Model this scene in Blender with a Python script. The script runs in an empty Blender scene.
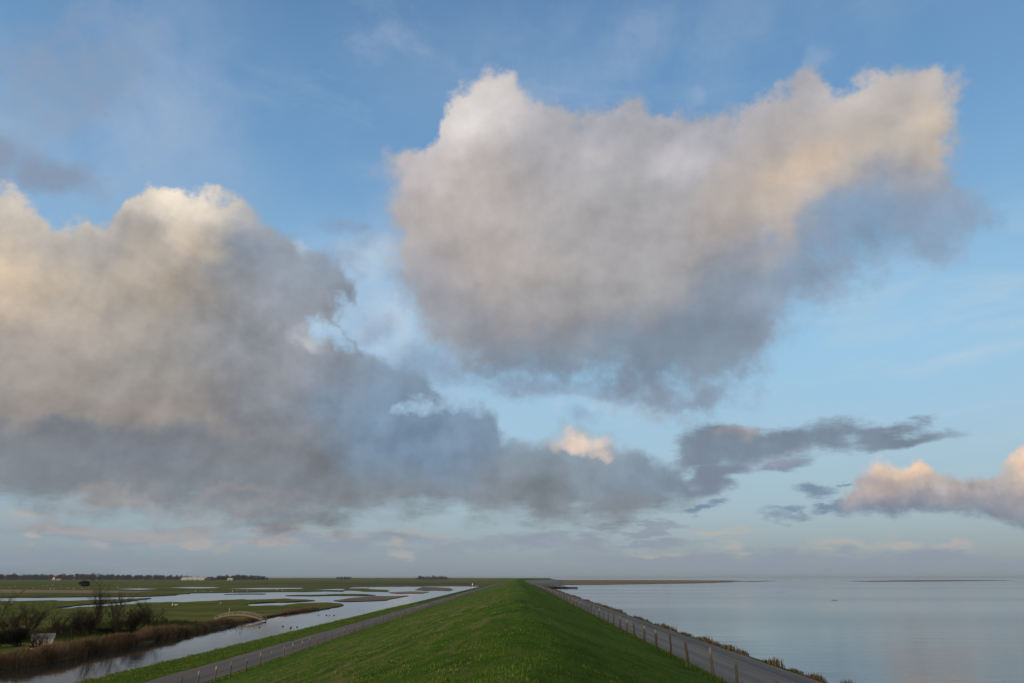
import bpy, bmesh, math, random
import numpy as np
from mathutils import Vector, Matrix, noise as mnoise

# ------------------------------------------------------------------ camera, light, exposure
SC = bpy.context.scene
COL = SC.collection
W_PX, H_PX = 1024.0, 683.0
F_PX = 24.0 / 36.0 * W_PX                      # 24 mm lens
HORIZON_Y = 577.5
PITCH = math.atan((HORIZON_Y - H_PX / 2) / F_PX)
YAW = math.atan(5.5 * math.cos(PITCH) / F_PX)  # the dike runs along +Y, the camera looks a hair left of it
CAM_Z = 8.2                                    # sea level is z = 0

cam_data = bpy.data.cameras.new('camera')
cam_data.lens = 24.0
cam_data.sensor_width = 36.0
cam_data.clip_start = 0.1
cam_data.clip_end = 80000.0
cam = bpy.data.objects.new('camera', cam_data)
COL.objects.link(cam)
cam.location = (0, 0, CAM_Z)
cam.rotation_euler = (math.pi / 2 + PITCH, 0, YAW)
SC.camera = cam

vs = SC.view_settings
SC.display_settings.display_device = 'sRGB'
vs.view_transform = 'Standard'
vs.look = 'None'
vs.exposure = 0.0
vs.gamma = 1.0
vs.use_curve_mapping = False
SC.cycles.use_denoising = True
SC.cycles.max_bounces = 6
SC.cycles.transparent_max_bounces = 12
SC.cycles.sample_clamp_indirect = 4.0

SUN_EL = math.radians(8.0)
SUN_AZ = math.radians(215.0)                   # compass bearing, 0 = +Y: low behind the camera on the left
sun_data = bpy.data.lights.new('sun', 'SUN')
sun_data.energy = 2.0
sun_data.angle = math.radians(12.0)            # the sun stands behind thin cloud: no hard shadow anywhere in the photograph
sun_data.color = (1.0, 0.80, 0.56)
sun = bpy.data.objects.new('sun', sun_data)
COL.objects.link(sun)
_to_sun = Vector((math.sin(SUN_AZ) * math.cos(SUN_EL), math.cos(SUN_AZ) * math.cos(SUN_EL), math.sin(SUN_EL)))
sun.rotation_euler = _to_sun.to_track_quat('Z', 'Y').to_euler()


def s2l(c):
    """sRGB 0..255 -> linear"""
    out = []
    for v in c[:3]:
        v = v / 255.0
        out.append(v / 12.92 if v <= 0.04045 else ((v + 0.055) / 1.055) ** 2.4)
    return out


def ray(px, py):
    """world direction of a view bearing (used to note down where clouds and banks stand)"""
    a, b = (px - W_PX / 2) / F_PX, (H_PX / 2 - py) / F_PX
    ct, st = math.cos(PITCH), math.sin(PITCH)
    v = Vector((a, ct - b * st, st + b * ct))
    v.rotate(Matrix.Rotation(YAW, 3, 'Z'))
    return v.normalized()


def azel(px, py):
    d = ray(px, py)
    return math.atan2(d.x, d.y), math.asin(d.z)


# ------------------------------------------------------------------ sky: Nishita daylight with procedural clouds, all in bearing / elevation
world = bpy.data.worlds.new('World')
SC.world = world
world.use_nodes = True
world.cycles.sampling_method = 'MANUAL'
world.cycles.sample_map_resolution = 256
WT = world.node_tree
WT.nodes.clear()
WL = WT.links


def _put(sock, v):
    if isinstance(v, bpy.types.NodeSocket):
        WL.new(v, sock)
    else:
        sock.default_value = v


def wm(op, a, b=None, c=None, clamp=False):
    n = WT.nodes.new('ShaderNodeMath')
    n.operation = op
    n.use_clamp = clamp
    for i, v in enumerate((a, b, c)):
        if v is not None:
            _put(n.inputs[i], v)
    return n.outputs[0]


def wv(op, a, b=None, scale=None):
    n = WT.nodes.new('ShaderNodeVectorMath')
    n.operation = op
    _put(n.inputs[0], a)
    if b is not None:
        _put(n.inputs[1], b)
    if scale is not None:
        _put(n.inputs['Scale'], scale)
    return n.outputs['Value'] if op in ('LENGTH', 'DOT_PRODUCT', 'DISTANCE') else n.outputs['Vector']


def wnoise(vec, scale, detail=6.0, rough=0.55, color=False, dist=0.0):
    n = WT.nodes.new('ShaderNodeTexNoise')
    n.noise_dimensions = '3D'
    _put(n.inputs['Vector'], vec)
    n.inputs['Scale'].default_value = scale
    n.inputs['Detail'].default_value = detail
    n.inputs['Roughness'].default_value = rough
    n.inputs['Distortion'].default_value = dist
    if not color:
        return n.outputs[0]
    a = WT.nodes.new('ShaderNodeSeparateColor')
    WL.new(n.outputs['Color'], a.inputs[0])
    b = WT.nodes.new('ShaderNodeCombineXYZ')
    for i in range(3):
        WL.new(a.outputs[i], b.inputs[i])
    return b.outputs[0]


def wmix(a, b, fac, mode='MIX'):
    n = WT.nodes.new('ShaderNodeMix')
    n.data_type = 'RGBA'
    n.blend_type = mode
    _put(n.inputs[0], fac)
    for s, v in ((n.inputs[6], a), (n.inputs[7], b)):
        if isinstance(v, bpy.types.NodeSocket):
            WL.new(v, s)
        else:
            s.default_value = (v[0], v[1], v[2], 1.0)
    return n.outputs[2]


def wstep(x, lo, hi, k=1.0):
    n = WT.nodes.new('ShaderNodeMapRange')
    n.interpolation_type = 'SMOOTHSTEP'
    _put(n.inputs[0], x)
    _put(n.inputs[1], lo)
    _put(n.inputs[2], hi)
    n.inputs[4].default_value = k
    return n.outputs[0]


def _frame(px, py, rx, ry, rot):
    """bearing/elevation centre, radii and tilt of an ellipse noted down in view units"""
    u, v = azel(px, py)
    e = 1.0
    c, s = math.cos(math.radians(rot)), math.sin(math.radians(rot))
    u1, v1 = azel(px + c * e, py - s * e)
    u2, v2 = azel(px + s * e, py + c * e)
    a1, a2 = math.hypot(u1 - u, v1 - v), math.hypot(u2 - u, v2 - v)
    return (u, v, 0.0), (a1 * rx, a2 * ry, 1.0), math.atan2(v1 - v, u1 - u)


def falloff(vec, px, py, rx, ry, rot=0.0, k=1.0):
    """soft round falloff, k in the middle and 0 at the rim of a (tilted) ellipse"""
    loc, sc, ang = _frame(px, py, rx, ry, rot)
    if abs(rot) < 3:
        n = WT.nodes.new('ShaderNodeVectorMath')
        n.operation = 'MULTIPLY_ADD'
        WL.new(vec, n.inputs[0])
        n.inputs[1].default_value = (1 / sc[0], 1 / sc[1], 0)
        n.inputs[2].default_value = (-loc[0] / sc[0], -loc[1] / sc[1], 0)
        ln = wv('LENGTH', n.outputs[0])
    else:
        c, s_ = math.cos(ang), math.sin(ang)
        q = wv('SUBTRACT', vec, loc)
        a = wv('DOT_PRODUCT', q, (c / sc[0], s_ / sc[0], 0))
        b = wv('DOT_PRODUCT', q, (-s_ / sc[1], c / sc[1], 0))
        ln = wm('SQRT', wm('ADD', wm('MULTIPLY', a, a), wm('MULTIPLY', b, b)))
    m = WT.nodes.new('ShaderNodeMapRange')
    m.interpolation_type = 'SMOOTHSTEP'
    WL.new(ln, m.inputs[0])
    m.inputs[1].default_value = 1.0
    m.inputs[2].default_value = 0.0
    m.inputs[4].default_value = k
    return m.outputs[0]


def brush(vec, px, py, rx, ry, rot=0.0, k=1.0):
    return falloff(vec, px, py, rx * 1.1, ry * 1.1, rot, k)


def paint(base, vec, strokes):
    col = base
    for (px, py, rx, ry, rot, c, k) in strokes:
        col = wmix(col, s2l(c), brush(vec, px, py, rx, ry, rot, min(1.0, k)))
    return col


def outline(u, pts):
    """elevation of a cloud's rim as a function of bearing (one Float Curve)"""
    q = [azel(*p) for p in pts]
    u0, u1 = q[0][0], q[-1][0]
    n = WT.nodes.new('ShaderNodeFloatCurve')
    t = wm("MAXIMUM", wm("MINIMUM", wm("DIVIDE", wm("SUBTRACT", u, u0), (u1 - u0)), 1.0), 0.0)
    WL.new(t, n.inputs['Value'])
    cv = n.mapping.curves[0]
    vals = [((a - u0) / (u1 - u0), b) for a, b in q]
    while len(cv.points) < len(vals):
        cv.points.new(0.5, 0.5)
    for p, (x, y) in zip(cv.points, vals):
        p.location = (x, y)
        p.handle_type = 'AUTO'
    n.mapping.update()
    return n.outputs[0]


tc = WT.nodes.new('ShaderNodeTexCoord')
DIR = wv('NORMALIZE', tc.outputs['Generated'])
sx = WT.nodes.new('ShaderNodeSeparateXYZ')
WL.new(DIR, sx.inputs[0])
AZ = wm('ARCTAN2', sx.outputs[0], sx.outputs[1])
EL = wm('ARCSINE', sx.outputs[2])
cx = WT.nodes.new('ShaderNodeCombineXYZ')
WL.new(AZ, cx.inputs[0])
WL.new(EL, cx.inputs[1])
P0 = cx.outputs[0]


def warped(p, d, scale, amp, detail=6.0, rough=0.55):
    c = wv('SUBTRACT', wnoise(d, scale, detail, rough, True), (0.5, 0.5, 0.5))
    w = wv('MULTIPLY', c, (2 * amp, 2 * amp, 0.0))
    return wv('ADD', p, w)


# edges billow (P1), tones wander more softly (P2), thin streaks are drawn out level (P3)
P1 = warped(warped(P0, DIR, 5.0, 0.035, 2.0), DIR, 17.0, 0.032, 7.0, 0.60)
P2 = warped(warped(P0, DIR, 4.0, 0.10, 3.0), DIR, 14.0, 0.055, 6.0, 0.58)
DSTR = wv('MULTIPLY', DIR, (1.0, 1.0, 3.2))
P3 = warped(P0, DSTR, 9.0, 0.04, 6.0, 0.6)
s1 = WT.nodes.new('ShaderNodeSeparateXYZ')
WL.new(P1, s1.inputs[0])
U1, V1 = s1.outputs[0], s1.outputs[1]
NB = wnoise(DIR, 11.0, 8.0, 0.6)
NB0 = wm('SUBTRACT', NB, 0.5)
# relief: the same noise a little towards the light, so that billows have a bright and a dull side
LOFF = wv('ADD', DIR, (-0.022, 0.0, 0.03))
RELIEF = wm('SUBTRACT', wnoise(DIR, 10.0, 7.0, 0.55), wnoise(LOFF, 10.0, 4.0, 0.5))
NSOFT = wm('SUBTRACT', wnoise(DIR, 5.5, 4.0, 0.5), 0.5)

sky_n = WT.nodes.new('ShaderNodeTexSky')
sky_n.sky_type = 'NISHITA'
sky_n.sun_disc = False
sky_n.sun_elevation = SUN_EL
sky_n.sun_rotation = SUN_AZ
sky_n.altitude = 10.0
sky_n.air_density = 1.0
sky_n.dust_density = 1.2
sky_n.ozone_density = 1.5
SKY_K = 0.15
base = wmix(sky_n.outputs[0], (SKY_K, SKY_K, SKY_K), 1.0, 'MULTIPLY')

# clear air: blue overhead, paler low down, dull mauve haze at the horizon
ramp = WT.nodes.new('ShaderNodeValToRGB')
ramp.color_ramp.interpolation = 'B_SPLINE'
WL.new(wm('DIVIDE', EL, 1.0), ramp.inputs[0])
_stops = [(578, (132, 147, 162)), (552, (142, 158, 172)), (515, (158, 180, 195)), (440, (166, 200, 222)), (350, (150, 196, 228)),
          (230, (122, 170, 214)), (120, (106, 152, 198)), (0, (92, 134, 180))]
cr = ramp.color_ramp
cr.elements[0].position = 0.0
cr.elements[0].color = s2l(_stops[0][1]) + [1]
cr.elements[1].position = 1.0
cr.elements[1].color = s2l((70, 110, 165)) + [1]
for (py, c) in _stops[1:]:
    e = cr.elements.new(min(0.99, azel(512, py)[1]))
    e.color = s2l(c) + [1]
# ahead the air is the deep blue of the photograph; behind the camera the Nishita glow round the low sun is left as it is
base = wmix(base, ramp.outputs[0], wstep(sx.outputs[1], -0.35, 0.25, 0.85))
base = paint(base, P0, [(620, 100, 420, 160, 0, (96, 148, 196), .35), (350, 300, 130, 90, 0, (175, 208, 232), .6),
                        (900, 330, 260, 110, 0, (158, 202, 232), .5), (430, 420, 160, 50, 0, (175, 205, 226), .4)])

# cirrus veil, very thin, combed sideways
DV = wv('MULTIPLY', DIR, (1.0, 1.0, 5.0))
veil = wstep(wnoise(wv('ADD', DV, wv('SCALE', wnoise(DIR, 3.0, 2.0, 0.5, True), scale=0.5)), 4.5, 7.0, 0.62), 0.46, 0.80)
veil_mask = wm('ADD', brush(P0, 980, 340, 420, 180), wm('MULTIPLY', brush(P0, 420, 80, 520, 160), 0.5))
base = wmix(base, s2l((196, 208, 218)), wm('MULTIPLY', wm('MULTIPLY', veil, veil_mask), 0.60))
# and a broader milkiness in drifts, strongest on the upper left and in the gap between the clouds
milk = wstep(wnoise(wv('ADD', DIR, (3.1, 0.7, 1.9)), 5.0, 6.0, 0.62), 0.30, 0.74)
milk_mask = wm('MAXIMUM', wm('MAXIMUM', brush(P0, 90, 110, 330, 230), brush(P0, 390, 300, 160, 170)), wm('MULTIPLY', brush(P0, 640, 60, 420, 130), 0.55))
base = wmix(base, s2l((164, 182, 206)), wm('MULTIPLY', wm('MULTIPLY', milk, milk_mask), 0.80))

SKY = base


def lay(col, alpha):
    global SKY
    SKY = wmix(SKY, col, alpha)


def relief(col, k=1.2, soft=0.35):
    k, soft = k * 0.55, soft * 0.7
    f = wm('ADD', wm('ADD', 1.0, wm('MULTIPLY', RELF, k * 0.45)), wm('ADD', wm('MULTIPLY', RELIEF, k), wm('MULTIPLY', NSOFT, soft)))
    n = WT.nodes.new('ShaderNodeCombineColor')
    for i in range(3):
        WL.new(f, n.inputs[i])
    return wmix(col, n.outputs[0], 1.0, 'MULTIPLY')


def blobs(vec, pts, k=1.0, rough=NB0, amp=1.8, soft=0.7, fine=None):
    """ragged patches: the strongest of several soft falloffs, eaten into by noise so that the rims fray"""
    tot = None
    for p in pts:
        b = brush(vec, *p[:5], p[5] if len(p) > 5 else 1.0)
        tot = b if tot is None else wm('MAXIMUM', tot, b)
    tot = wm('ADD', wm('SUBTRACT', tot, 0.30), wm('MULTIPLY', rough, amp))
    return wstep(tot, 0.0, soft, k)


NSTR = wm('SUBTRACT', wnoise(DSTR, 16.0, 7.0, 0.6), 0.5)
NFR = wnoise(DIR, 26.0, 7.0, 0.62)
NF0 = wm('SUBTRACT', NFR, 0.5)
RELF = wm('SUBTRACT', NFR, wnoise(wv('ADD', DIR, (-0.008, 0.0, 0.012)), 26.0, 3.0, 0.55))

# --- H: thin mauve scraps high on the left
lay(s2l((142, 158, 182)), blobs(P1, [(60, 80, 190, 130, 25, 1.1), (150, 45, 60, 50, 40, .8), (10, 150, 110, 60, 0, .8)], 0.66, NF0, 1.8, 1.0))
lay(s2l((134, 146, 166)), blobs(P1, [(64, 184, 90, 40, -8, 1.1), (-10, 165, 80, 50, 0)], 0.75, NB0, 1.2, 0.8))
lay(s2l((160, 178, 202)), blobs(P1, [(640, 40, 90, 50, 30, .8), (530, 95, 50, 24, 0, .8), (805, 72, 50, 22, 50), (695, 92, 24, 18, 60)], 0.40, NB0, 1.4, 0.9))
# --- G: low distant banks by the horizon
low = blobs(P3, [(130, 532, 300, 22, 0), (330, 545, 220, 20, 0), (540, 545, 220, 22, 0), (720, 560, 360, 20, 0), (640, 540, 90, 9, 0),
                 (950, 558, 300, 18, 0), (640, 528, 110, 8, 0), (60, 560, 280, 14, 0)], 0.85, NSTR, 1.6, 0.7)
lay(s2l((142, 152, 166)), low)
lay(s2l((190, 178, 170)), blobs(P3, [(405, 552, 22, 10, 0), (30, 538, 20, 9, 0), (100, 540, 34, 12, 0), (190, 540, 70, 14, 0), (260, 548, 90, 12, 0),
                                     (845, 545, 80, 12, 5), (900, 541, 50, 13, 0), (950, 545, 50, 12, 0), (660, 552, 60, 8, 0), (730, 545, 40, 8, 0),
                                     (720, 530, 80, 6, 0)], 0.50, NF0, 1.5, 0.8))

lay(s2l((190, 208, 224)), blobs(P1, [(395, 325, 90, 80, 20, 1.0), (440, 400, 80, 40, 0, .6), (320, 330, 60, 40, 0, .8), (620, 400, 160, 34, 0, .7), (370, 260, 70, 60, 0, .9)], 0.75, NF0, 1.5, 1.0))

lay(s2l((176, 170, 166)), blobs(P3, [(120, 528, 240, 16, -2), (300, 536, 160, 12, 0, .9), (20, 512, 90, 14, 0, .9), (430, 536, 120, 9, 0, .8)], 0.7, NSTR, 1.4, 0.9))

# --- A+B: the big dull mass on the left with its long flat base
a_top = outline(U1, [(-160, 190), (-60, 190), (0, 194), (22, 198), (40, 208), (62, 222), (90, 222), (112, 214), (124, 204), (136, 188), (152, 181),
                     (174, 188), (200, 192), (226, 194), (248, 202), (268, 214), (285, 226), (304, 232), (322, 244), (338, 256), (348, 272), (354, 300), (359, 340), (372, 353), (392, 357),
                     (414, 360), (432, 366), (444, 386), (456, 396), (470, 400), (486, 402), (496, 412), (508, 432), (530, 432), (552, 428), (572, 420), (590, 419), (612, 427),
                     (640, 438), (664, 449), (690, 462), (724, 466), (745, 470), (775, 490)])
a_bot = outline(U1, [(-160, 516), (0, 516), (90, 524), (200, 532), (300, 530), (400, 526), (500, 525), (580, 526), (640, 526), (672, 516),
                     (700, 500), (730, 490), (750, 484), (775, 472)])
dt = wm('ADD', wm('SUBTRACT', a_top, V1), wm('ADD', wm('MULTIPLY', NB0, 0.04), wm('MULTIPLY', NF0, 0.05)))
db = wm('ADD', wm('SUBTRACT', V1, a_bot), wm('MULTIPLY', NSTR, 0.08))
alpha_a = wm('MULTIPLY', wstep(dt, 0.0, wm('ADD', 0.018, wstep(AZ, azel(215, 300)[0], azel(300, 300)[0], 0.014))), wstep(db, -0.012, 0.045))
# pale breaks in it, right of the shoulder
gaps = blobs(P1, [(330, 338, 44, 20, -20, 1.1), (374, 318, 50, 44, 10, 1.2), (350, 320, 40, 34, 0, 1.2), (424, 412, 50, 16, 20, .75), (450, 406, 34, 18, 0, .8)], 0.95, NF0, 1.6, 0.7)
alpha_a = wm('MULTIPLY', alpha_a, wm('SUBTRACT', 1.0, gaps))
thick_a = wstep(wm('MINIMUM', dt, db), 0.0, 0.14)
col_a = paint(s2l((122, 129, 140)), P2, [
    (130, 330, 240, 120, 0, (166, 159, 151), .9), (150, 270, 170, 80, 0, (172, 164, 154), .7), (138, 236, 80, 50, 0, (180, 168, 154), .9), (20, 310, 140, 110, 0, (172, 160, 150), .6),
    (0, 245, 130, 80, 0, (222, 200, 172), .95), (100, 246, 110, 46, 0, (186, 172, 158), .6),
    (300, 300, 140, 110, 0, (147, 153, 163), .95), (262, 250, 70, 46, 0, (144, 150, 162), .8), (270, 365, 180, 56, 0, (142, 145, 152), .6),
    (80, 375, 180, 44, 0, (164, 156, 148), .7), (130, 412, 190, 28, -6, (160, 150, 141), .5), (10, 395, 110, 30, 0, (160, 148, 138), .5),
    (260, 420, 180, 34, 0, (128, 126, 128), .6), 
    (420, 400, 170, 80, 0, (122, 140, 160), .9), (480, 430, 80, 44, 0, (112, 130, 152), .8), (560, 470, 170, 44, 0, (134, 136, 148), .7),
    (640, 500, 150, 26, 0, (112, 124, 142), .8), (700, 476, 80, 26, 0, (112, 126, 146), .8)])
# the level dull base, deepening gradually towards its foot
_v1, _v2 = azel(200, 392)[1], azel(200, 505)[1]
col_a = wmix(col_a, s2l((121, 124, 129)), wstep(wm('ADD', EL, wm('MULTIPLY', wm('ADD', NSTR, NB0), 0.10)), _v1, _v2, 0.80))
col_a = paint(col_a, P2, [(110, 516, 280, 18, -4, (158, 152, 150), .7), (250, 502, 140, 10, 0, (146, 140, 142), .5), (4, 500, 36, 14, 0, (206, 182, 154), .9),
                          (130, 414, 170, 22, -6, (160, 150, 142), .45), (200, 450, 240, 24, 0, (118, 119, 121), .5),
                          (420, 425, 130, 60, 0, (122, 146, 170), .95), (480, 440, 90, 40, 0, (112, 130, 152), .6), (570, 474, 150, 40, 0, (138, 151, 164), .9), (650, 490, 100, 30, 0, (116, 132, 150), .7)])
# sunlit rim of the tops on the left
rim_a = wm('MULTIPLY', wm('SUBTRACT', 1.0, wstep(dt, 0.01, 0.06)), brush(P0, 120, 210, 230, 90))
col_a = wmix(col_a, s2l((240, 222, 198)), wm('MULTIPLY', rim_a, 0.7))
col_a = paint(col_a, P1, [(140, 232, 60, 40, 0, (184, 171, 156), .85), (184, 200, 84, 40, -10, (244, 226, 200), 1.0), (200, 236, 44, 26, 0, (218, 198, 172), .7), (308, 244, 16, 12, 0, (226, 216, 206), .9),
                          (308, 342, 26, 12, -20, (196, 198, 202), .5), (585, 438, 44, 13, 0, (238, 212, 192), 1.0), (14, 204, 50, 24, 0, (228, 210, 186), .8),
                          (490, 402, 40, 10, 0, (140, 152, 172), .5)])
lay(relief(col_a, 1.5, 0.35), wm('MULTIPLY', alpha_a, wm('ADD', 0.82, wm('MULTIPLY', thick_a, 0.18))))

lay(s2l((236, 210, 192)), blobs(P1, [(578, 444, 44, 13, 0, 1.0), (604, 448, 34, 9, 0, .8)], 0.62, NF0, 1.3, 0.9))

# --- D: the long dark streak running out to the right, and F: scraps below it
alpha_d = blobs(P3, [(735, 446, 90, 38, 4), (810, 438, 130, 30, 4), (890, 435, 110, 20, 2), (716, 470, 70, 26, 20), (780, 462, 70, 18, 8)], 0.97, NB0, 1.4, 0.60)
col_d = paint(s2l((122, 136, 152)), P1, [(742, 424, 40, 15, 0, (176, 164, 166), .9), (775, 464, 60, 12, 0, (146, 152, 170), .7), (840, 442, 110, 18, 0, (114, 128, 146), .7)])
lay(relief(col_d, 1.2, 0.3), alpha_d)
lay(s2l((118, 138, 160)), blobs(P3, [(815, 490, 38, 14, 4), (842, 481, 20, 7, 20), (785, 515, 44, 12, 2), (825, 507, 36, 10, 8), (716, 497, 28, 11, 30), (702, 507, 30, 8, 10)], 0.92, NF0, 1.5, 0.8))

# --- E: cumulus low on the right, lit peach on its upper side, level base
e_top = outline(U1, [(836, 515), (850, 500), (858, 480), (870, 466), (884, 459), (900, 454), (914, 455), (928, 464), (942, 471), (962, 474), (984, 470), (1000, 460), (1012, 452), (1024, 448),
                     (1060, 442), (1120, 470), (1160, 522)])
e_bot = outline(U1, [(836, 514), (860, 521), (900, 522), (940, 523), (980, 520), (1024, 519), (1100, 520), (1160, 518)])
dte = wm('ADD', wm('SUBTRACT', e_top, V1), wm('MULTIPLY', NF0, 0.035))
dbe = wm('ADD', wm('SUBTRACT', V1, e_bot), wm('MULTIPLY', NSTR, 0.03))
alpha_e = wm('MULTIPLY', wstep(dte, 0.0, 0.016), wstep(dbe, 0.0, 0.018))
col_e = paint(s2l((154, 154, 162)), P1, [(990, 516, 220, 24, 0, (126, 137, 152), .9), (880, 520, 80, 20, 0, (120, 136, 160), .9), (903, 466, 60, 26, -8, (240, 210, 182), 1.0), (880, 490, 40, 14, 0, (204, 182, 172), .6),
                                         (965, 482, 70, 14, 0, (196, 186, 180), .8), (1022, 464, 60, 22, 0, (236, 206, 180), 1.0), (990, 514, 220, 18, 0, (128, 139, 154), .9)])
lay(relief(col_e, 1.6, 0.2), alpha_e)

# --- C: the great cloud in the middle
c_top = outline(U1, [(340, 150), (380, 142), (398, 138), (410, 130), (424, 126), (440, 108), (450, 84), (460, 68), (474, 60), (490, 58), (506, 68),
                     (520, 84), (534, 96), (556, 100), (580, 102), (600, 100), (620, 92), (640, 90), (662, 98), (690, 104), (714, 98), (736, 104), (756, 96),
                     (776, 82), (796, 68), (814, 76), (830, 86), (848, 74), (868, 60), (900, 58), (930, 58), (960, 62), (1012, 80)])
c_bot = outline(U1, [(340, 250), (384, 286), (400, 312), (420, 346), (450, 378), (490, 396), (540, 404), (600, 404), (650, 408), (690, 404), (728, 408),
                     (752, 400), (772, 366), (796, 332), (824, 310), (856, 292), (890, 280), (930, 270), (966, 258), (1012, 240)])
dtc = wm('ADD', wm('SUBTRACT', c_top, V1), wm('ADD', wm('MULTIPLY', NB0, 0.055), wm('MULTIPLY', NF0, 0.075)))
dbc = wm('ADD', wm('SUBTRACT', V1, c_bot), wm('ADD', wm('MULTIPLY', NB0, 0.14), wm('MULTIPLY', NF0, 0.11)))
# its two ends: the right one slants outwards from (950, 80) to (985, 215), the left one is upright
_ua, _va = azel(952, 90)
_ub, _vb = azel(990, 215)
_k = (_ub - _ua) / (_vb - _va)
end_r = wm('ADD', wm('SUBTRACT', wm('ADD', 0.002 + _ua - _k * _va, wm('MULTIPLY', V1, _k)), U1), wm('ADD', wm('MULTIPLY', NF0, 0.10), wm('MULTIPLY', NB0, 0.10)))
end_l = wm('ADD', wm('SUBTRACT', U1, azel(378, 200)[0]), wm('ADD', wm('MULTIPLY', NF0, 0.09), wm('MULTIPLY', NB0, 0.08)))
alpha_c = wm('MULTIPLY', wstep(dtc, 0.0, 0.030), wstep(dbc, -0.015, 0.070))
alpha_c = wm('MULTIPLY', alpha_c, wm('MULTIPLY', wstep(end_r, -0.006, 0.040), wstep(end_l, -0.008, 0.045)))
thick_c = wstep(wm('MINIMUM', dtc, dbc), 0.0, 0.16)
col_c = paint(s2l((150, 152, 162)), P2, [
    (560, 250, 280, 160, 0, (166, 164, 164), .9), (460, 180, 160, 160, 0, (194, 184, 180), .9), (660, 190, 230, 120, 0, (170, 168, 170), .8),
    (860, 140, 170, 100, 15, (196, 184, 172), .9), (770, 180, 130, 80, 20, (192, 178, 166), .6), (640, 130, 150, 50, 0, (190, 183, 184), .6),
    (560, 320, 260, 60, 0, (150, 147, 150), .7), (600, 384, 330, 80, 0, (116, 131, 149), 1.0), (660, 335, 150, 56, 0, (124, 138, 153), .85), (725, 320, 100, 90, 0, (128, 142, 158), .95),
    (430, 290, 60, 80, 0, (152, 152, 160), .5), (870, 236, 180, 56, 20, (130, 153, 178), 1.0), (800, 268, 100, 50, 30, (136, 151, 170), .9),
    (970, 210, 70, 50, 0, (142, 162, 186), .9), (500, 260, 90, 50, 0, (174, 166, 162), .5)])
col_c = paint(col_c, P1, [(484, 100, 64, 60, 0, (230, 222, 217), .9), (430, 165, 40, 50, 0, (202, 192, 190), .6), (930, 120, 44, 56, 10, (212, 194, 174), .8), (800, 180, 60, 30, 25, (206, 186, 166), .6),
                          (680, 150, 50, 30, 0, (206, 200, 200), .6), (590, 150, 50, 24, 0, (194, 186, 184), .4), (820, 165, 80, 28, 25, (208, 188, 166), .6)])
rim_c = wm('MULTIPLY', wm('SUBTRACT', 1.0, wstep(dtc, 0.01, 0.075)), wm('MAXIMUM', brush(P0, 470, 100, 120, 90), brush(P0, 850, 100, 180, 90, 0, .8)))
col_c = wmix(col_c, s2l((230, 216, 202)), wm('MULTIPLY', rim_c, 0.45))
lay(relief(col_c, 1.0, 0.22), wm('MULTIPLY', alpha_c, wm('ADD', 0.86, wm('MULTIPLY', thick_c, 0.14))))
lay(s2l((122, 134, 152)), blobs(P3, [(700, 478, 60, 24, 10), (690, 456, 44, 20, 30, .9), (735, 470, 40, 14, 0, .8)], 0.85, NB0, 1.4, 0.7))
# wisps in the blue between the two masses and under the great cloud
lay(s2l((132, 146, 168)), blobs(P1, [(345, 255, 60, 44, 30), (376, 330, 50, 36, 0, .8), (430, 366, 70, 34, -20, 1.1), (400, 300, 34, 50, 0, .8), (560, 394, 150, 20, 0), (700, 394, 80, 16, 0), (340, 222, 40, 26, 0), (580, 418, 40, 18, 0)], 0.62, NB0, 1.5, 0.9))

# overhead and behind the camera, outside the view: unseen broken cloud in a warm colour, added to light the land evenly
fwd = wv('DOT_PRODUCT', DIR, tuple(ray(W_PX / 2, H_PX / 2)))
deck = wstep(wnoise(DIR, 2.6, 6.0, 0.58), 0.38, 0.60)
deck = wm('MULTIPLY', wm('MULTIPLY', deck, wstep(fwd, 0.70, 0.50)), wstep(EL, -0.02, 0.10, 0.9))
lay((0.66, 0.56, 0.43), deck)

bg = WT.nodes.new('ShaderNodeBackground')
WL.new(SKY, bg.inputs[0])
bg.inputs[1].default_value = 1.0
wo = WT.nodes.new('ShaderNodeOutputWorld')
WL.new(bg.outputs[0], wo.inputs[0])


# ------------------------------------------------------------------ helpers: objects, tags, materials
def fbm(x, y, s, seed=0.0, octs=4):
    return mnoise.fractal(Vector((x * s + seed * 17.3, y * s - seed * 9.1, seed)), 0.9, 2.0, octs)


def mesh_obj(name, verts, faces, mats=None, parent=None, smooth=False, fmat=None):
    me = bpy.data.meshes.new(name)
    me.from_pydata([tuple(v) for v in verts], [], faces)
    if mats is not None:
        for m in (mats if isinstance(mats, (list, tuple)) else [mats]):
            me.materials.append(m)
    if fmat is not None:
        me.polygons.foreach_set('material_index', fmat)
    if smooth:
        me.polygons.foreach_set('use_smooth', [True] * len(me.polygons))
    me.update()
    o = bpy.data.objects.new(name, me)
    COL.objects.link(o)
    if parent is not None:
        o.parent = parent
    return o


def empty(name, loc=(0, 0, 0), rz=0.0):
    o = bpy.data.objects.new(name, None)
    o.empty_display_size = 0.3
    COL.objects.link(o)
    o.location = loc
    o.rotation_euler = (0, 0, rz)
    return o


def tag(o, label=None, cat=None, group=None, kind=None):
    if label:
        o['label'] = label
    if cat:
        o['category'] = cat
    if group:
        o['group'] = group
    if kind:
        o['kind'] = kind
    return o


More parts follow.
